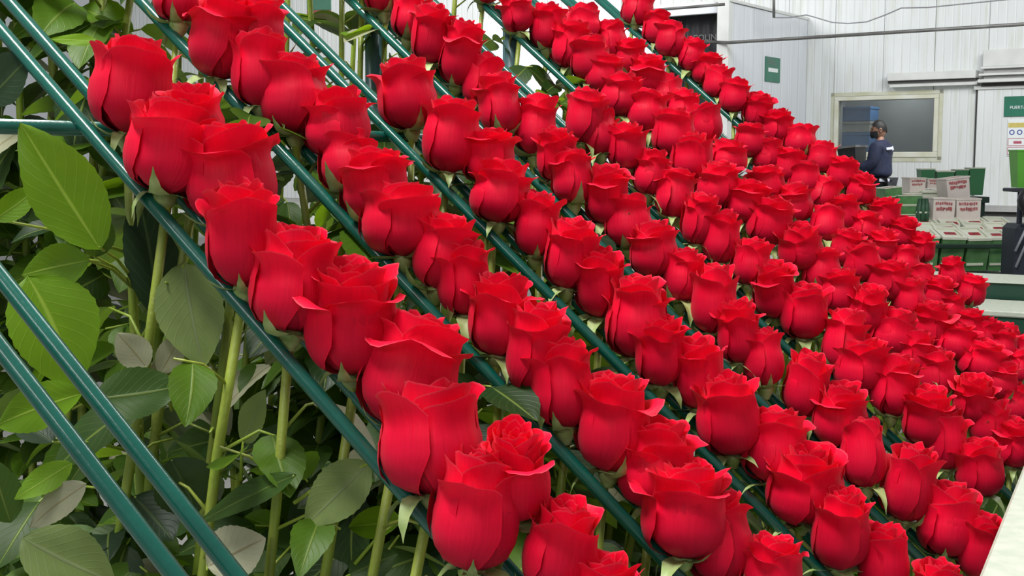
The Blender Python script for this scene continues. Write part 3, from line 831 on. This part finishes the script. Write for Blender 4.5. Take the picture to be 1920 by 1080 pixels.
ROSE_LIST = {}
count = 0
def build_rose(k, t, h, wid, hgt, label, lat=0.0, tilt=None, variant=None, group='red roses on the rack', lean=None, keep=1.0):
    global count
    rr = random.Random(5000 + count); count += 1
    p = slot(k, t) + NV * lat + Vector((0, 0, h))
    root = thing('rose', label, 'rose', Matrix.Translation(p), group)
    vi = rr.randrange(len(BLOOMS)) if variant is None else variant
    tl = tilt or (rr.gauss(0, .095), rr.gauss(.02, .095))
    RM = Euler((tl[0], tl[1], 0)).to_matrix().to_4x4() @ Matrix.Rotation(rr.uniform(0, 2 * PI), 4, 'Z')
    sx = wid / .0575; sz = hgt / .0655
    HM = RM @ Matrix.Diagonal((sx, sx, sz, 1))
    ms, core = BLOOMS[vi]
    for me in ms: link('petal', me, root, None, HM)
    link('bud_core', core, root, None, HM)
    cal = link('calyx', CALYX, root, None, RM @ Matrix.Diagonal((1, 1, 1, 1)))
    for q in range(5):
        me = SEP[rr.choice((0, 0, 1, 1, 2, 3, 3, 4))]
        link('sepal', me, cal, None, Matrix.Rotation(q * 1.257 + rr.uniform(-.2, .2), 4, 'Z') @ Matrix.Scale(rr.uniform(.85, 1.35), 4))
    near = k <= 4
    si = rr.randrange(len(STEMS if near else STEMS_S))
    sme, lv = (STEMS if near else STEMS_S)[si]
    if lean is None: lean = (rr.gauss(-.06, .06), rr.gauss(0, .05))
    # lean[0] swings the foot of the stem along the rails, lean[1] across them
    ax = HD * lean[0] + NV * lean[1]
    SM = Vector((0, 0, -1)).rotation_difference((Vector((0, 0, -1)) + ax).normalized()).to_matrix().to_4x4() @ Matrix.Rotation(rr.uniform(0, 6.28), 4, 'Z')
    link('stem', sme, root, None, SM)
    for (lm, li, rnd) in lv:
        if rr.random() > keep: continue
        if k >= 3 and rr.random() < .25: continue
        if k == 1 and (lm.translation.z > -.26 and rr.random() < .8 or rr.random() < .2): continue
        if rnd < .06: me = LEAVES_P[li % len(LEAVES_P)]
        elif rnd < .14: me = LEAVES_B[li % len(LEAVES_B)]
        else: me = LEAVES[li]
        link('leaf', me, root, None, SM @ lm)
    return root
for k in sorted(ROWS):
    lst = []
    for (cx, ty, wpx, by_) in ROWS[k]:
        # the heads stand a little to either side of the slot: find the offset that puts the foot at the usual height
        dk = 0.0
        for it in range(6):
            t, h, dep = solve(k + dk, cx, by_)
            g = (solve(k + dk + .1, cx, by_)[1] - h) / .1
            dk = max(-.075, min(.075, dk + (.016 - h) / g))
        t, h, dep = solve(k + dk, cx, by_)
        t2, h2, _ = solve(k + dk, cx, ty)
        lst.append([t, h, wpx * dep / F, h2 - h, dk])
    lst.sort()
    for i, (t, h, wd_, hg_, dk) in enumerate(lst):
        wd_ = max(.047, min(.070, wd_)); hg_ = max(.054, min(.078, hg_))
        if h > .040: h = .040 + (h - .040) * .3; hg_ = min(hg_, .066)
        h = max(h - .003, .001)
        size = 'broad' if wd_ > .0605 else ('slender' if wd_ < .05 else 'red')
        size = size + ' red' if size != 'red' else 'red'
        lab = '%s rose head, %s down from the top of the %s' % (size, ORD[i + 1], ROWN[k])
        ROSE_LIST[(k, i)] = build_rose(k, t, h, wd_ * 1.015, hg_ * 1.02, lab, lat=dk * S, lean=((0.0, .0) if k == 1 and i == 0 else ((R.uniform(-.24, -.12), R.gauss(0, .03)) if k == 1 else None)))
# roses above the picture whose leafy stems hang into it
for k, ts in ((2, [-.245 - .043 * q for q in range(11)]), (4, [-.29 - .05 * q for q in range(9)]), (6, [-.42 - .06 * q for q in range(5)])):
    for q, t in enumerate(ts):
        build_rose(k, t + R.uniform(-.008, .008), .02, .056, .064, 'leafy rose stem, head above the picture, %s up from the blooms of the %s' % (ORD[q + 1], ROWN[k]),
                   lat=R.uniform(-.005, .005), keep={2: .8, 4: .45, 6: .4}[k], group='roses cut off by the top edge, %s' % ROWN[k])

# large leaves of the front stems that can be told apart in the photo: base, tip, width in pixels, distance, kind
M_leaf_m = leaf_material('mid_green_rose_leaf', (.030, .075, .014), (.050, .105, .016), (.16, .20, .10), (.16, .22, .05), (.14, .25, .01))
M_leaf_d = leaf_material('dark_rose_leaf', (.010, .028, .012), (.016, .040, .014), (.16, .20, .12), (.06, .10, .03), (.08, .15, .01), .15)
M_leaf_g = leaf_material('grey_green_rose_leaf', (.15, .21, .06), (.19, .26, .075), (.16, .20, .12), (.20, .25, .12), (.14, .22, .04), .2)
BIG = [((188, 468), (33, 232), 132, .83, 'b', 0), ((168, 488), (38, 512), 78, .84, 'b', 0), ((52, 518), (172, 712), 165, .81, 'b', 0),
       ((175, 748), (347, 735), 95, .83, 'm', 0), ((296, 592), (280, 350), 98, .93, 'd', 0), ((345, 492), (366, 692), 120, .90, 'g', 1),
       ((155, 738), (-25, 792), 84, .80, 'b', 0), ((135, 868), (28, 936), 52, .81, 'b', 0), ((162, 908), (42, 980), 58, .80, 'p', 0),
       ((42, 1008), (205, 1105), 115, .77, 'g', 0), ((692, 868), (573, 987), 95, .86, 'g', 5), ((752, 975), (648, 992), 60, .88, 'b', 6),
       ((655, 1078), (745, 1035), 62, .87, 'm', 5), ((388, 1062), (498, 1008), 98, .86, 'p', 3), ((556, 890), (372, 966), 48, .86, 'm', 4),
       ((182, 78), (97, 72), 24, .98, 'b', 0), ((-12, 412), (82, 358), 48, .86, 'b', 0), ((-25, 190), (62, 104), 96, .95, 'd', 0), ((176, 482), (186, 394), 62, .845, 'm', 0),
       ((275, 690), (225, 620), 60, .88, 'p', 0), ((300, 700), (345, 620), 48, .9, 'p', 1), ((455, 830), (500, 735), 60, .9, 'g', 3), ((320, 860), (380, 960), 110, .9, 'd', 2),
       ((250, 930), (330, 1010), 110, .91, 'd', 2), ((20, 980), (-20, 860), 70, .8, 'm', 0), ((560, 1010), (600, 880), 70, .92, 'd', 4), ((100, 830), (20, 770), 60, .86, 'd', 0)]
for q, (b_, t_, wp, dep, kd, owner) in enumerate(BIG):
    rr = random.Random(900 + q)
    b3 = at(*b_, dep + rr.uniform(-.012, .012)); t3 = at(*t_, dep + rr.uniform(-.015, .015))
    Lr = (t3 - b3).length; Wr = wp * dep / F * 1.06
    me = leaf_mesh(Lr, Wr, rr.uniform(.10, .28), rr.uniform(-.12, .04), 300 + q, 22, .035)
    me.materials.append({'b': M_leaf_b, 'm': M_leaf_m, 'd': M_leaf_d, 'g': M_leaf_g, 'p': M_leaf_p}[kd])
    nrm = (Vector((0, 0, CAMZ)) - b3).normalized() + Vector((rr.uniform(-.35, .35), 0, rr.uniform(.1, .7)))
    root = ROSE_LIST[(1, owner)]
    Wm = Matrix.Translation(b3) @ orient(t3 - b3, nrm)
    link('leaf', me, root, None, Matrix.Translation(-root.matrix_world.translation) @ Wm)
    # its stalk back to the stem of its rose
    sp_ = root.matrix_world.translation
    foot = Vector((sp_.x, sp_.y, b3.z - .03))
    if (foot - b3).length < .12:
        o_ = MB().tube([b3 + (t3 - b3) * .02, b3.lerp(foot, .5) + Vector((0, 0, .004)), foot], [.0009, .0012, .0016], 6).build('leaf_stalk', M_stem, root)
        o_.matrix_local = Matrix.Translation(-sp_)

# ------------------------------------------------------------------ wrapped flower bunches on trolleys in front of the rear wall
M_gwrap = mat('green_sleeve', (.055, .19, .055), .45, var2=(.14, .31, .12), scale=14, rnd=.15)
M_gdark = mat('dark_green_sleeve', (.03, .10, .05), .5, var=.25, scale=10)
M_lid = mat('pale_green_board', (.62, .66, .52), .6, var2=(.74, .75, .64), scale=12, rnd=.1)
M_board = mat('white_printed_board', (.62, .55, .52), .6, var2=(.70, .65, .60), scale=14, rnd=.08)
M_red = mat('faded_red_print', (.42, .10, .11), .6, var=.2)
M_redhead = mat('packed_red_heads', (.30, .02, .03), .6, var=.4, scale=60)
M_trol = mat('dark_trolley_paint', (.012, .035, .022), .4, var=.2)
M_bucket = mat('bright_green_bucket', (.10, .36, .04), .35, var=.12, scale=5)
M_bin = mat('green_bin', (.045, .20, .08), .4, var=.12, scale=5)
def face(X0, Y0, X1, Y1, dep, yaw=0.0, roll=0.0, pitch=0.0):
    """frame at the foot centre of a front face that spans this photo rectangle"""
    Xm = (X0 + X1) / 2
    b = at(Xm, Y1, dep); wd = (X1 - X0) * dep / F; hg = (Y1 - Y0) * dep / F
    M = Matrix.Translation(b) @ Euler((pitch, roll, yaw), 'ZYX').to_matrix().to_4x4()
    return M, wd, hg
def bunch(lab, rect, dep, deep=.13, kind='green', yaw=0.0, roll=0.0, pitch=0.0, group=None):
    M, wd, hg = face(*rect, dep, yaw, roll, pitch)
    t = thing('flower_bunch', lab, 'flower bunch', M, group)
    body = M_gwrap if kind == 'green' else M_board
    a = wd / 2 * .96; b = wd / 2
    v = [(-a, 0, 0), (a, 0, 0), (a, deep, 0), (-a, deep, 0), (-b, -.004, hg * .93), (b, -.004, hg * .93), (b, deep + .004, hg * .93), (-b, deep + .004, hg * .93)]
    MB().add(v, [(0, 3, 2, 1), (0, 1, 5, 4), (1, 2, 6, 5), (2, 3, 7, 6), (3, 0, 4, 7)]).build('sleeve', body, t)
    r = MB(); e = .010 if kind == 'green' else .006
    z0, z1 = hg * .93, hg
    r.box((-b - .003, -.008, z0), (b + .003, e, z1)).box((-b - .003, deep - e, z0), (b + .003, deep + .008, z1))
    r.box((-b - .003, e, z0), (-b + e, deep - e, z1)).box((b - e, e, z0), (b + .003, deep - e, z1))
    r.build('rim', M_lid if kind == 'green' else M_board, t)
    MB().box((-b + e, e, hg * .90), (b - e, deep - e, hg * .965), None, .006).build('folded_flap', M_lid if kind == 'green' else M_board, t)
    MB().box((-b * .5, deep * .35, hg * .93), (b * .55, deep * .6, hg * .985), None, .004).build('rose_heads', M_redhead, t)
    if kind == 'print':
        rr = random.Random(int(rect[0] * 7))
        for q in range(2):
            z = hg * (.84 - .21 * q); x = -b * (.80 - .1 * q)
            while x < b * (.72 - .1 * q):
                l = rr.uniform(.004, .009); up_ = rr.uniform(.10, .17)
                MB().box((x, -.0065, z - hg * up_), (min(x + l, b * .86), .002, z - hg * rr.uniform(0, .04))).build('print_mark', M_red, t)
                x += l + rr.uniform(.002, .005)
    else:
        MB().box((-b * .9, -.006, hg * .18), (b * .6, .0, hg * .24)).build('printed_band', M_lid, t)
    return t
GR = 'wrapped bunches on the trolley'
# loaded trolley: three ranks of green sleeves, four abreast
cols = [(1711, 1757), (1758, 1803), (1806, 1850), (1851, 1891)]
pos = ['leftmost', 'second', 'third', 'rightmost']
for r_, (dep, ytop, rk) in enumerate(((6.0, 441, 'front'), (6.22, 431, 'middle'), (6.44, 420, 'back'))):
    for c_, (a, b) in enumerate(cols):
        yb = 508 - r_ * 14
        bunch('green sleeved flower bunch, %s of the %s rank on the trolley' % (pos[c_], rk), (a + 1 + r_ * 2, ytop + ((c_ * 5 + r_ * 3) % 4) - 1, b - 1 + r_ * 1.5, yb), dep, .15, 'green', .05 * ((c_ + r_) % 3 - 1), .025 * ((c_ * 2 + r_) % 3 - 1), .20 + .05 * ((c_ + 2 * r_) % 3), group=GR)
tr = thing('flower_trolley', 'dark green framed trolley carrying green sleeved bunches by the wall', 'trolley', Matrix.Translation(Vector((at(1815, 461, 5.93).x, at(1815, 461, 5.93).y, 0))))
zr = at(1815, 461, 5.93).z; hw = 92 * 5.93 / F
MB().box((-hw * 1.35, -.012, zr - .012), (hw, .012, zr + .010), None, .004).build('front_rail', M_trol, tr)
MB().box((-hw * 1.35, .76, zr - .012), (hw, .784, zr + .010), None, .004).build('rear_rail', M_trol, tr)
MB().box((-hw * 1.35, -.01, at(1815, 508, 5.93).z - .09), (hw, .78, at(1815, 508, 5.93).z - .02), None, .004).build('deck', M_trol, tr)
for x in (-hw * 1.35, hw - .025):
    for y in (-.012, .76):
        MB().box((x, y, .08), (x + .025, y + .025, zr)).build('post', M_trol, tr)
        MB().lathe([(.0, -.015), (.045, -.015), (.05, 0), (.045, .015), (0, .015)], 14, Matrix.Translation((x + .012, y + .012, .05)) @ Matrix.Rotation(PI / 2, 4, 'Y')).build('caster', M_black, tr)
# printed bunches lying on top
PG = 'printed white bunches'
bunch('white bunch with red print standing at left on the green bunches', (1747, 371, 1790, 416), 6.5, .12, 'print', .1, .02, group=PG)
bunch('white bunch with red print standing at right on the green bunches', (1793, 372, 1838, 416), 6.5, .12, 'print', -.04, -.02, group=PG)
bunch('tilted white printed bunch on top of the two standing ones', (1776, 332, 1821, 373), 6.66, .12, 'print', .12, -.12, group=PG)
bunch('white printed bunch at the left end of the pile near the worker', (1705, 333, 1735, 361), 6.85, .12, 'print', .05, .0, group=PG)
bunch('low white printed bunch between the end one and the tilted one', (1738, 335, 1772, 354), 6.9, .12, 'print', .0, .03, group=PG)
# flat pile of green bunches left of the trolley
LG = 'flat pile of green bunches'
for q, (a, b, y0, y1) in enumerate(((1660, 1692, 351, 373), (1683, 1728, 366, 388), (1684, 1728, 385, 407), (1680, 1728, 405, 430))):
    bunch(['small tilted green bunch on the left end of the pile beside the worker', 'topmost green bunch of the flat pile behind the roses', 'middle green bunch of the flat pile behind the roses', 'lowest green bunch of the flat pile behind the roses'][q], (a, y0, b, y1), 6.7 - .02 * q, .16, 'green', .05, [-.1, 0, 0, 0][q], group=LG)
for q, (a, b, y0, y1) in enumerate(((1690, 1728, 362, 372), (1730, 1772, 357, 371))):
    M, wd, hg = face(a, y0, b, y1, 6.8)
    t = thing('board_tray', ['pale cardboard tray on the flat pile of green bunches', 'pale cardboard tray next to the tilted printed bunch'][q], 'tray', M)
    MB().box((-wd / 2, 0, 0), (wd / 2, .2, hg * .6), None, .004).build('base', M_lid, t)
    MB().box((-wd / 2 - .004, -.01, hg * .6), (wd / 2 + .004, .21, hg), None, .004).build('lid', M_lid, t)
M, wd, hg = face(1723, 373, 1747, 428, 6.45)
t = thing('foliage_bundle', 'dark green ribbed bundle beside the printed white bunches', 'bundle', M)
mb = MB()
for q in range(7):
    a = q / 7 * 2 * PI
    mb.tube([(wd * .3 * math.cos(a), .05 + wd * .3 * math.sin(a), 0), (wd * .36 * math.cos(a), .05 + wd * .36 * math.sin(a), hg * .6), (wd * .28 * math.cos(a), .05 + wd * .28 * math.sin(a), hg)], [wd * .16, wd * .19, wd * .12], 8)
mb.build('sleeves', M_gdark, t)
MB().lathe([(wd * .47, hg * .5), (wd * .50, hg * .5), (wd * .50, hg * .56), (wd * .47, hg * .56)], 16, Matrix.Translation((0, .05, 0))).build('band', M_lid, t)
# row of green bins further back
def bucket(name, lab, rect, dep, m, group=None, taper=.82):
    M, wd, hg = face(*rect, dep)
    t = thing(name, lab, 'bin', M, group); n = wd / 2
    mb = MB(); a = n * taper
    o = [(-a, 0, 0), (a, 0, 0), (a, 2 * a, 0), (-a, 2 * a, 0), (-n, a - n, hg), (n, a - n, hg), (n, a + n, hg), (-n, a + n, hg)]
    i_ = [(x * .93, (y - a) * .93 + a, z + (.01 if z == 0 else 0)) for x, y, z in o]
    mb.add(o + i_, [(0, 3, 2, 1), (0, 1, 5, 4), (1, 2, 6, 5), (2, 3, 7, 6), (3, 0, 4, 7), (8, 9, 10, 11), (8, 12, 13, 9), (9, 13, 14, 10), (10, 14, 15, 11), (11, 15, 12, 8)])
    mb.build('body', m, t)
    r = MB(); e = n * .14
    r.box((-n - e * .3, a - n - e * .3, hg - e * .7), (n + e * .3, a - n + e * .6, hg + e * .3)).box((-n - e * .3, a + n - e * .6, hg - e * .7), (n + e * .3, a + n + e * .3, hg + e * .3))
    r.box((-n - e * .3, a - n + e * .6, hg - e * .7), (-n + e * .6, a + n - e * .6, hg + e * .3)).box((n - e * .6, a - n + e * .6, hg - e * .7), (n + e * .3, a + n - e * .6, hg + e * .3))
    r.build('rim', M_lid if m is M_bin else m, t)
    return t
BG = 'green bins behind the printed bunches'
for q, (a, b, y0, y1) in enumerate(((1725, 1752, 317, 352), (1755, 1788, 321, 352), (1790, 1815, 318, 352), (1816, 1845, 315, 366))):
    bucket('bin', '%s green bin behind the pile of white printed bunches' % ['leftmost', 'second from left', 'third from left', 'tall rightmost'][q], (a, y0, b, y1), 8.2, M_bin, BG)
sb = MB(); P0 = at(1785, 352, 8.2)
st = thing('bin_stand', 'low dark table under the row of green bins', 'table', Matrix.Translation((P0.x, P0.y, 0)))
MB().box((-.26, -.04, P0.z - .10), (.24, .3, P0.z - .06), None, .004).build('top', M_trol, st)
for x in (-.24, .20):
    for y in (0, .26): MB().box((x, y, 0), (x + .025, y + .025, P0.z - .10)).build('leg', M_trol, st)
# hand truck with green bucket at the right edge
P0 = at(1912, 505, 5.4)
ht = thing('hand_truck', 'dark hand truck with grey straps at the right edge, holding a green bucket', 'hand truck', Matrix.Translation((P0.x, P0.y, 0)))
zt = at(1912, 352, 5.4).z
M_ht = mat('dark_blue_frame', (.012, .018, .03), .5, var=.2); M_strap = mat('grey_strap', (.25, .27, .30), .6, var=.1)
MB().box((-.028, -.02, .16), (.15, .16, at(1912, 420, 5.4).z), None, .02).build('body', M_ht, ht)
MB().tube([(.03, .1, .1), (.03, .1, zt - .02)], .012, 10).build('upright', M_ht, ht)
MB().tube([(.13, .1, .1), (.13, .1, zt - .02)], .016, 10).build('upright', M_ht, ht)
MB().box((-.012, -.02, zt - .02), (.2, .2, zt - .004), None, .004).build('shelf', M_ht, ht)
zz = at(1912, 375, 5.4).z
MB().lathe([(.0, -.03), (.05, -.03), (.062, -.015), (.062, .015), (.05, .03), (0, .03)], 18, Matrix.Translation((.03, -.03, zz)) @ Matrix.Rotation(PI / 2, 4, 'X')).build('winch_drum', M_black, ht)
MB().tube([(-.03, -.03, at(1900, 500, 5.4).z), (.02, -.03, at(1905, 445, 5.4).z), (.06, -.03, at(1918, 415, 5.4).z)], .006, 6).build('strap', M_strap, ht)
MB().tube([(-.035, -.03, at(1890, 470, 5.4).z), (.01, -.03, at(1905, 425, 5.4).z)], .006, 6).build('strap', M_strap, ht)
for x in (-.05, .14):
    MB().lathe([(.0, -.02), (.07, -.02), (.08, 0), (.07, .02), (0, .02)], 18, Matrix.Translation((x, .1, .08)) @ Matrix.Rotation(PI / 2, 4, 'Y')).build('wheel', M_black, ht)
bucket('bucket', 'bright green tapered bucket at the right edge beside the safety poster', (1903, 282, 1945, 352), 5.4, M_bucket, None, .74)

# ------------------------------------------------------------------ worker by the office window
M_skin = mat('skin', (.33, .17, .11), .55, var=.08, scale=30)
M_navy = mat('navy_jacket', (.012, .018, .05), .75, var=.25, scale=18, bump=.25, bscale=25)
M_trs = mat('black_trousers', (.008, .009, .012), .8, var=.2, scale=14, bump=.2, bscale=25)
M_hair = mat('black_hair', (.010, .008, .007), .6, var=.3, scale=90)
M_mask = mat('black_face_mask', (.010, .011, .014), .7, var=.1)
M_refl = mat('white_jacket_print', (.62, .64, .72), .5, var=.05)
def skin_obj(name, verts, edges, radii, root, m, parent, sub=2):
    me = bpy.data.meshes.new(name)
    bm = bmesh.new(); sl = bm.verts.layers.skin.verify()
    bv = []
    for i, (v, r) in enumerate(zip(verts, radii)):
        b = bm.verts.new(v); b[sl].radius = r if isinstance(r, tuple) else (r, r); b[sl].use_root = (i == root); bv.append(b)
    for a, b in edges: bm.edges.new((bv[a], bv[b]))
    bm.to_mesh(me); bm.free()
    o = link(name, me, parent, m)
    sk_ = o.modifiers.new('skin', 'SKIN'); sk_.use_smooth_shade = True; sk_.branch_smoothing = .6
    sb_ = o.modifiers.new('smooth', 'SUBSURF'); sb_.levels = sub; sb_.render_levels = sub
    return o
PX = at(1650, 323, 16.8); px, py = PX.x, PX.y
# the worker faces left: local +y forward -> world -x, a little towards the camera
pm = Matrix.Translation((px, py, 0)) @ Matrix.Rotation(math.radians(52), 4, 'Z')
wk = thing('person', 'worker in navy jacket and black face mask holding a black bin by the office window', 'person', pm)
V = [(0, 0, .95), (0, .01, 1.10), (0, .0, 1.27), (0, -.015, 1.42), (0, .0, 1.50), (0, .02, 1.56),
     (.09, 0, .90), (.10, .02, .50), (.10, 0, .09), (.11, .13, .03),
     (-.09, 0, .90), (-.10, -.01, .50), (-.10, -.04, .09), (-.11, .09, .03),
     (.17, -.01, 1.42), (.215, .03, 1.18), (.24, .20, 1.12), (.24, .25, 1.13),
     (-.17, -.01, 1.42), (-.215, .03, 1.18), (-.24, .20, 1.12), (-.24, .25, 1.13)]
Eg = [(0, 1), (1, 2), (2, 3), (3, 4), (4, 5), (0, 6), (6, 7), (7, 8), (8, 9), (0, 10), (10, 11), (11, 12), (12, 13),
      (3, 14), (14, 15), (15, 16), (16, 17), (3, 18), (18, 19), (19, 20), (20, 21)]
Rr = [(.14, .10), (.135, .10), (.155, .11), (.13, .10), (.055, .055), (.055, .058), .085, .058, .04, (.045, .03), .085, .058, .04, (.045, .03),
      .062, .045, .033, (.035, .022), .062, .045, .033, (.035, .022)]
body = skin_obj('body', V, Eg, Rr, 0, M_skin, wk)
JV = V[:3] + [(0, -.015, 1.435), (0, .0, 1.50)] + V[14:17] + V[18:21]
JE = [(0, 1), (1, 2), (2, 3), (3, 4), (3, 5), (5, 6), (6, 7), (3, 8), (8, 9), (9, 10)]
JR = [(.225, .18), (.22, .175), (.25, .18), (.225, .16), (.10, .10), .115, .09, .06, .115, .09, .06]
skin_obj('jacket', [(a, b, c + (.02 if i == 0 else 0)) for i, (a, b, c) in enumerate(JV)], JE, JR, 0, M_navy, wk)
TV = [V[0]] + V[6:9] + V[10:13]
skin_obj('trousers', [(a, b, c + (.02 if c < .2 else 0)) for a, b, c in TV], [(0, 1), (1, 2), (2, 3), (0, 4), (4, 5), (5, 6)], [(.18, .145), .115, .085, .065, .115, .085, .065], 0, M_trs, wk)
for s in (-1, 1):
    y0 = .0 if s > 0 else -.04
    mb = MB().tube([(s * .105, y0 - .06, .045), (s * .107, y0 + .04, .05), (s * .11, y0 + .15, .035), (s * .11, y0 + .20, .03)], [.05, .052, .045, .025], 12)
    mb.build('shoe', M_black, wk)
# head: skull with jaw, nose, ears; cap of hair; mask
hm = Matrix.Translation((0, .035, 1.645)) @ Euler((-.12, 0, .62)).to_matrix().to_4x4() @ Matrix.Scale(1.08, 4)
def head_mesh():
    bm = bmesh.new(); bmesh.ops.create_uvsphere(bm, u_segments=24, v_segments=16, radius=1)
    for v in bm.verts:
        x, y, z = v.co
        jaw = 1 - .22 * max(0, -z) ** 1.2
        v.co = Vector((x * .074 * jaw, y * .095 * (1 - .10 * max(0, -z)) + (.012 if z < -.2 and y > 0 else 0), z * .118))
        if abs(x) < .22 and y > .8 and -.35 < z < .12: v.co.y += .020 * (1 - abs(x) / .22) * (1 - max(0, z) * 5 if z > 0 else 1)
        if abs(abs(x) - .42) < .14 and y > .6 and .02 < z < .25: v.co.y -= .008
    me = bpy.data.meshes.new('head'); bm.to_mesh(me); bm.free()
    me.polygons.foreach_set('use_smooth', [True] * len(me.polygons))
    return me
hd = link('head', head_mesh(), wk, M_skin, hm)
for s in (-1, 1):
    MB().lathe([(0, -.006), (.018, -.006), (.026, 0), (.020, .006), (.008, .003), (0, .002)], 12, Matrix.Translation((s * .076, -.005, -.005)) @ Matrix.Rotation(s * PI / 2, 4, 'Y') @ Matrix.Diagonal((1.3, .8, 1, 1))).build('ear', M_skin, hd)
    MB().lathe([(0, .004), (.007, .002), (.010, -.003)], 10, Matrix.Translation((s * .031, .089, .014)) @ Matrix.Rotation(-PI / 2, 4, 'X')).build('eye', M_black, hd)
    MB().tube([(s * .014, .094, .030), (s * .033, .093, .036), (s * .05, .08, .030)], [.003, .004, .002], 6).build('eyebrow', M_hair, hd)
def cap_mesh():
    bm = bmesh.new(); bmesh.ops.create_uvsphere(bm, u_segments=24, v_segments=16, radius=1)
    for v in list(bm.verts):
        x, y, z = v.co
        if z < -.45 + .95 * max(0, y) + .25 * (1 - abs(y)): bm.verts.remove(v)
    for v in bm.verts:
        x, y, z = v.co
        v.co = Vector((x * .081, y * .103 - .003, z * .128 + .004 * math.sin(9 * x + 7 * y)))
    me = bpy.data.meshes.new('hair'); bm.to_mesh(me); bm.free()
    me.polygons.foreach_set('use_smooth', [True] * len(me.polygons))
    return me
link('hair', cap_mesh(), hd, M_hair)
mv = []; mf = []
for j in range(6):
    for i in range(13):
        a = -1.25 + 2.5 * i / 12; z = -.012 - .085 * j / 5
        q = 1 - .10 * (j / 5) ** 2
        mv.append((.082 * math.sin(a) * q, (.100 + .016 * math.cos(a) ** 6 * math.sin(j / 5 * PI)) * math.cos(a) * (1 - .06 * j / 5) + .006, z))
for j in range(5):
    for i in range(12):
        a = j * 13 + i; mf.append((a, a + 1, a + 14, a + 13))
link('face_mask', mesh_of('face_mask', mv, mf, True), hd, M_mask)
# hands closed on the rim of the bin
for s in (-1, 1):
    hb = skin_obj('hand', [(s * .24, .23, 1.13), (s * .235, .29, 1.135), (s * .232, .315, 1.135)], [(0, 1), (1, 2)], [(.028, .018), (.040, .018), (.036, .015)], 0, M_skin, wk, 1)
    for q in range(4):
        y = .325 + (0, .008, .006, -.004)[q]; x = s * (.232 - .030 + q * .020)
        L_ = (.030, .034, .032, .025)[q]
        skin_obj('finger', [(x, y - .012, 1.136), (x, y + L_ * .6, 1.142), (x, y + L_, 1.128), (x, y + L_ * .8, 1.105)], [(0, 1), (1, 2), (2, 3)], [.0095, .009, .0085, .0075], 0, M_skin, wk, 1)
    skin_obj('thumb', [(s * .205, .27, 1.13), (s * .195, .305, 1.115), (s * .198, .33, 1.10)], [(0, 1), (1, 2)], [.011, .0105, .009], 0, M_skin, wk, 1)
# prints on the jacket, hem label
MB().box((-.055, -.008, -.018), (.055, .004, .018), None, .003).build('shoulder_print', M_refl, wk, Matrix.Translation((-.075, -.146, 1.39)) @ Euler((-.2, -.1, math.radians(-21))).to_matrix().to_4x4())
MB().box((-.03, -.004, -.04), (.03, .004, .015), None, .003).build('shoulder_print', M_refl, wk, Matrix.Translation((.02, -.156, 1.405)) @ Euler((-.2, -.25, math.radians(6))).to_matrix().to_4x4())
MB().box((-.07, -.004, -.02), (.07, .004, .02), None, .003).build('hem_label', M_refl, wk, Matrix.Translation((-.178, -.135, .965)) @ Euler((0, 0, math.radians(-52))).to_matrix().to_4x4())
MB().lathe([(.195, .0), (.20, .0), (.20, .035), (.195, .035)], 24, Matrix.Translation((0, 0, .955)) @ Matrix.Diagonal((1, .8, 1, 1))).build('belt', M_black, wk)
# black bin in his hands
bn = thing('bin', 'black plastic bin held up in front of the worker in navy', 'bin', pm @ Matrix.Translation((-.03, .36, 1.0)) @ Euler((-.10, 0, 0)).to_matrix().to_4x4())
o = [(-.16, -.10, 0), (.16, -.10, 0), (.16, .10, 0), (-.16, .10, 0), (-.205, -.13, .42), (.205, -.13, .42), (.205, .13, .42), (-.205, .13, .42)]
i_ = [(x * .94, y * .94, z + (.012 if z == 0 else 0)) for x, y, z in o]
MB().add(o + i_, [(0, 3, 2, 1), (0, 1, 5, 4), (1, 2, 6, 5), (2, 3, 7, 6), (3, 0, 4, 7), (8, 9, 10, 11), (8, 12, 13, 9), (9, 13, 14, 10), (10, 14, 15, 11), (11, 15, 12, 8)]).build('body', M_black, bn)
r = MB()
r.box((-.22, -.145, .40), (.22, -.125, .43)).box((-.22, .125, .40), (.22, .145, .43)).box((-.22, -.125, .40), (-.20, .125, .43)).box((.20, -.125, .40), (.22, .125, .43))
r.build('rim', mat('grey_bin_rim', (.14, .14, .14), .5, var=.1), bn)
wt = thing('work_table', 'dark steel work table in front of the worker in navy', 'table', pm @ Matrix.Translation((0, .55, 0)))
MB().box((-.6, -.22, .86), (.6, .4, .895), None, .004).build('top', M_trol, wt)
for x in (-.57, .53):
    for y in (-.2, .34): MB().box((x, y, 0), (x + .04, y + .04, .86)).build('leg', M_trol, wt)
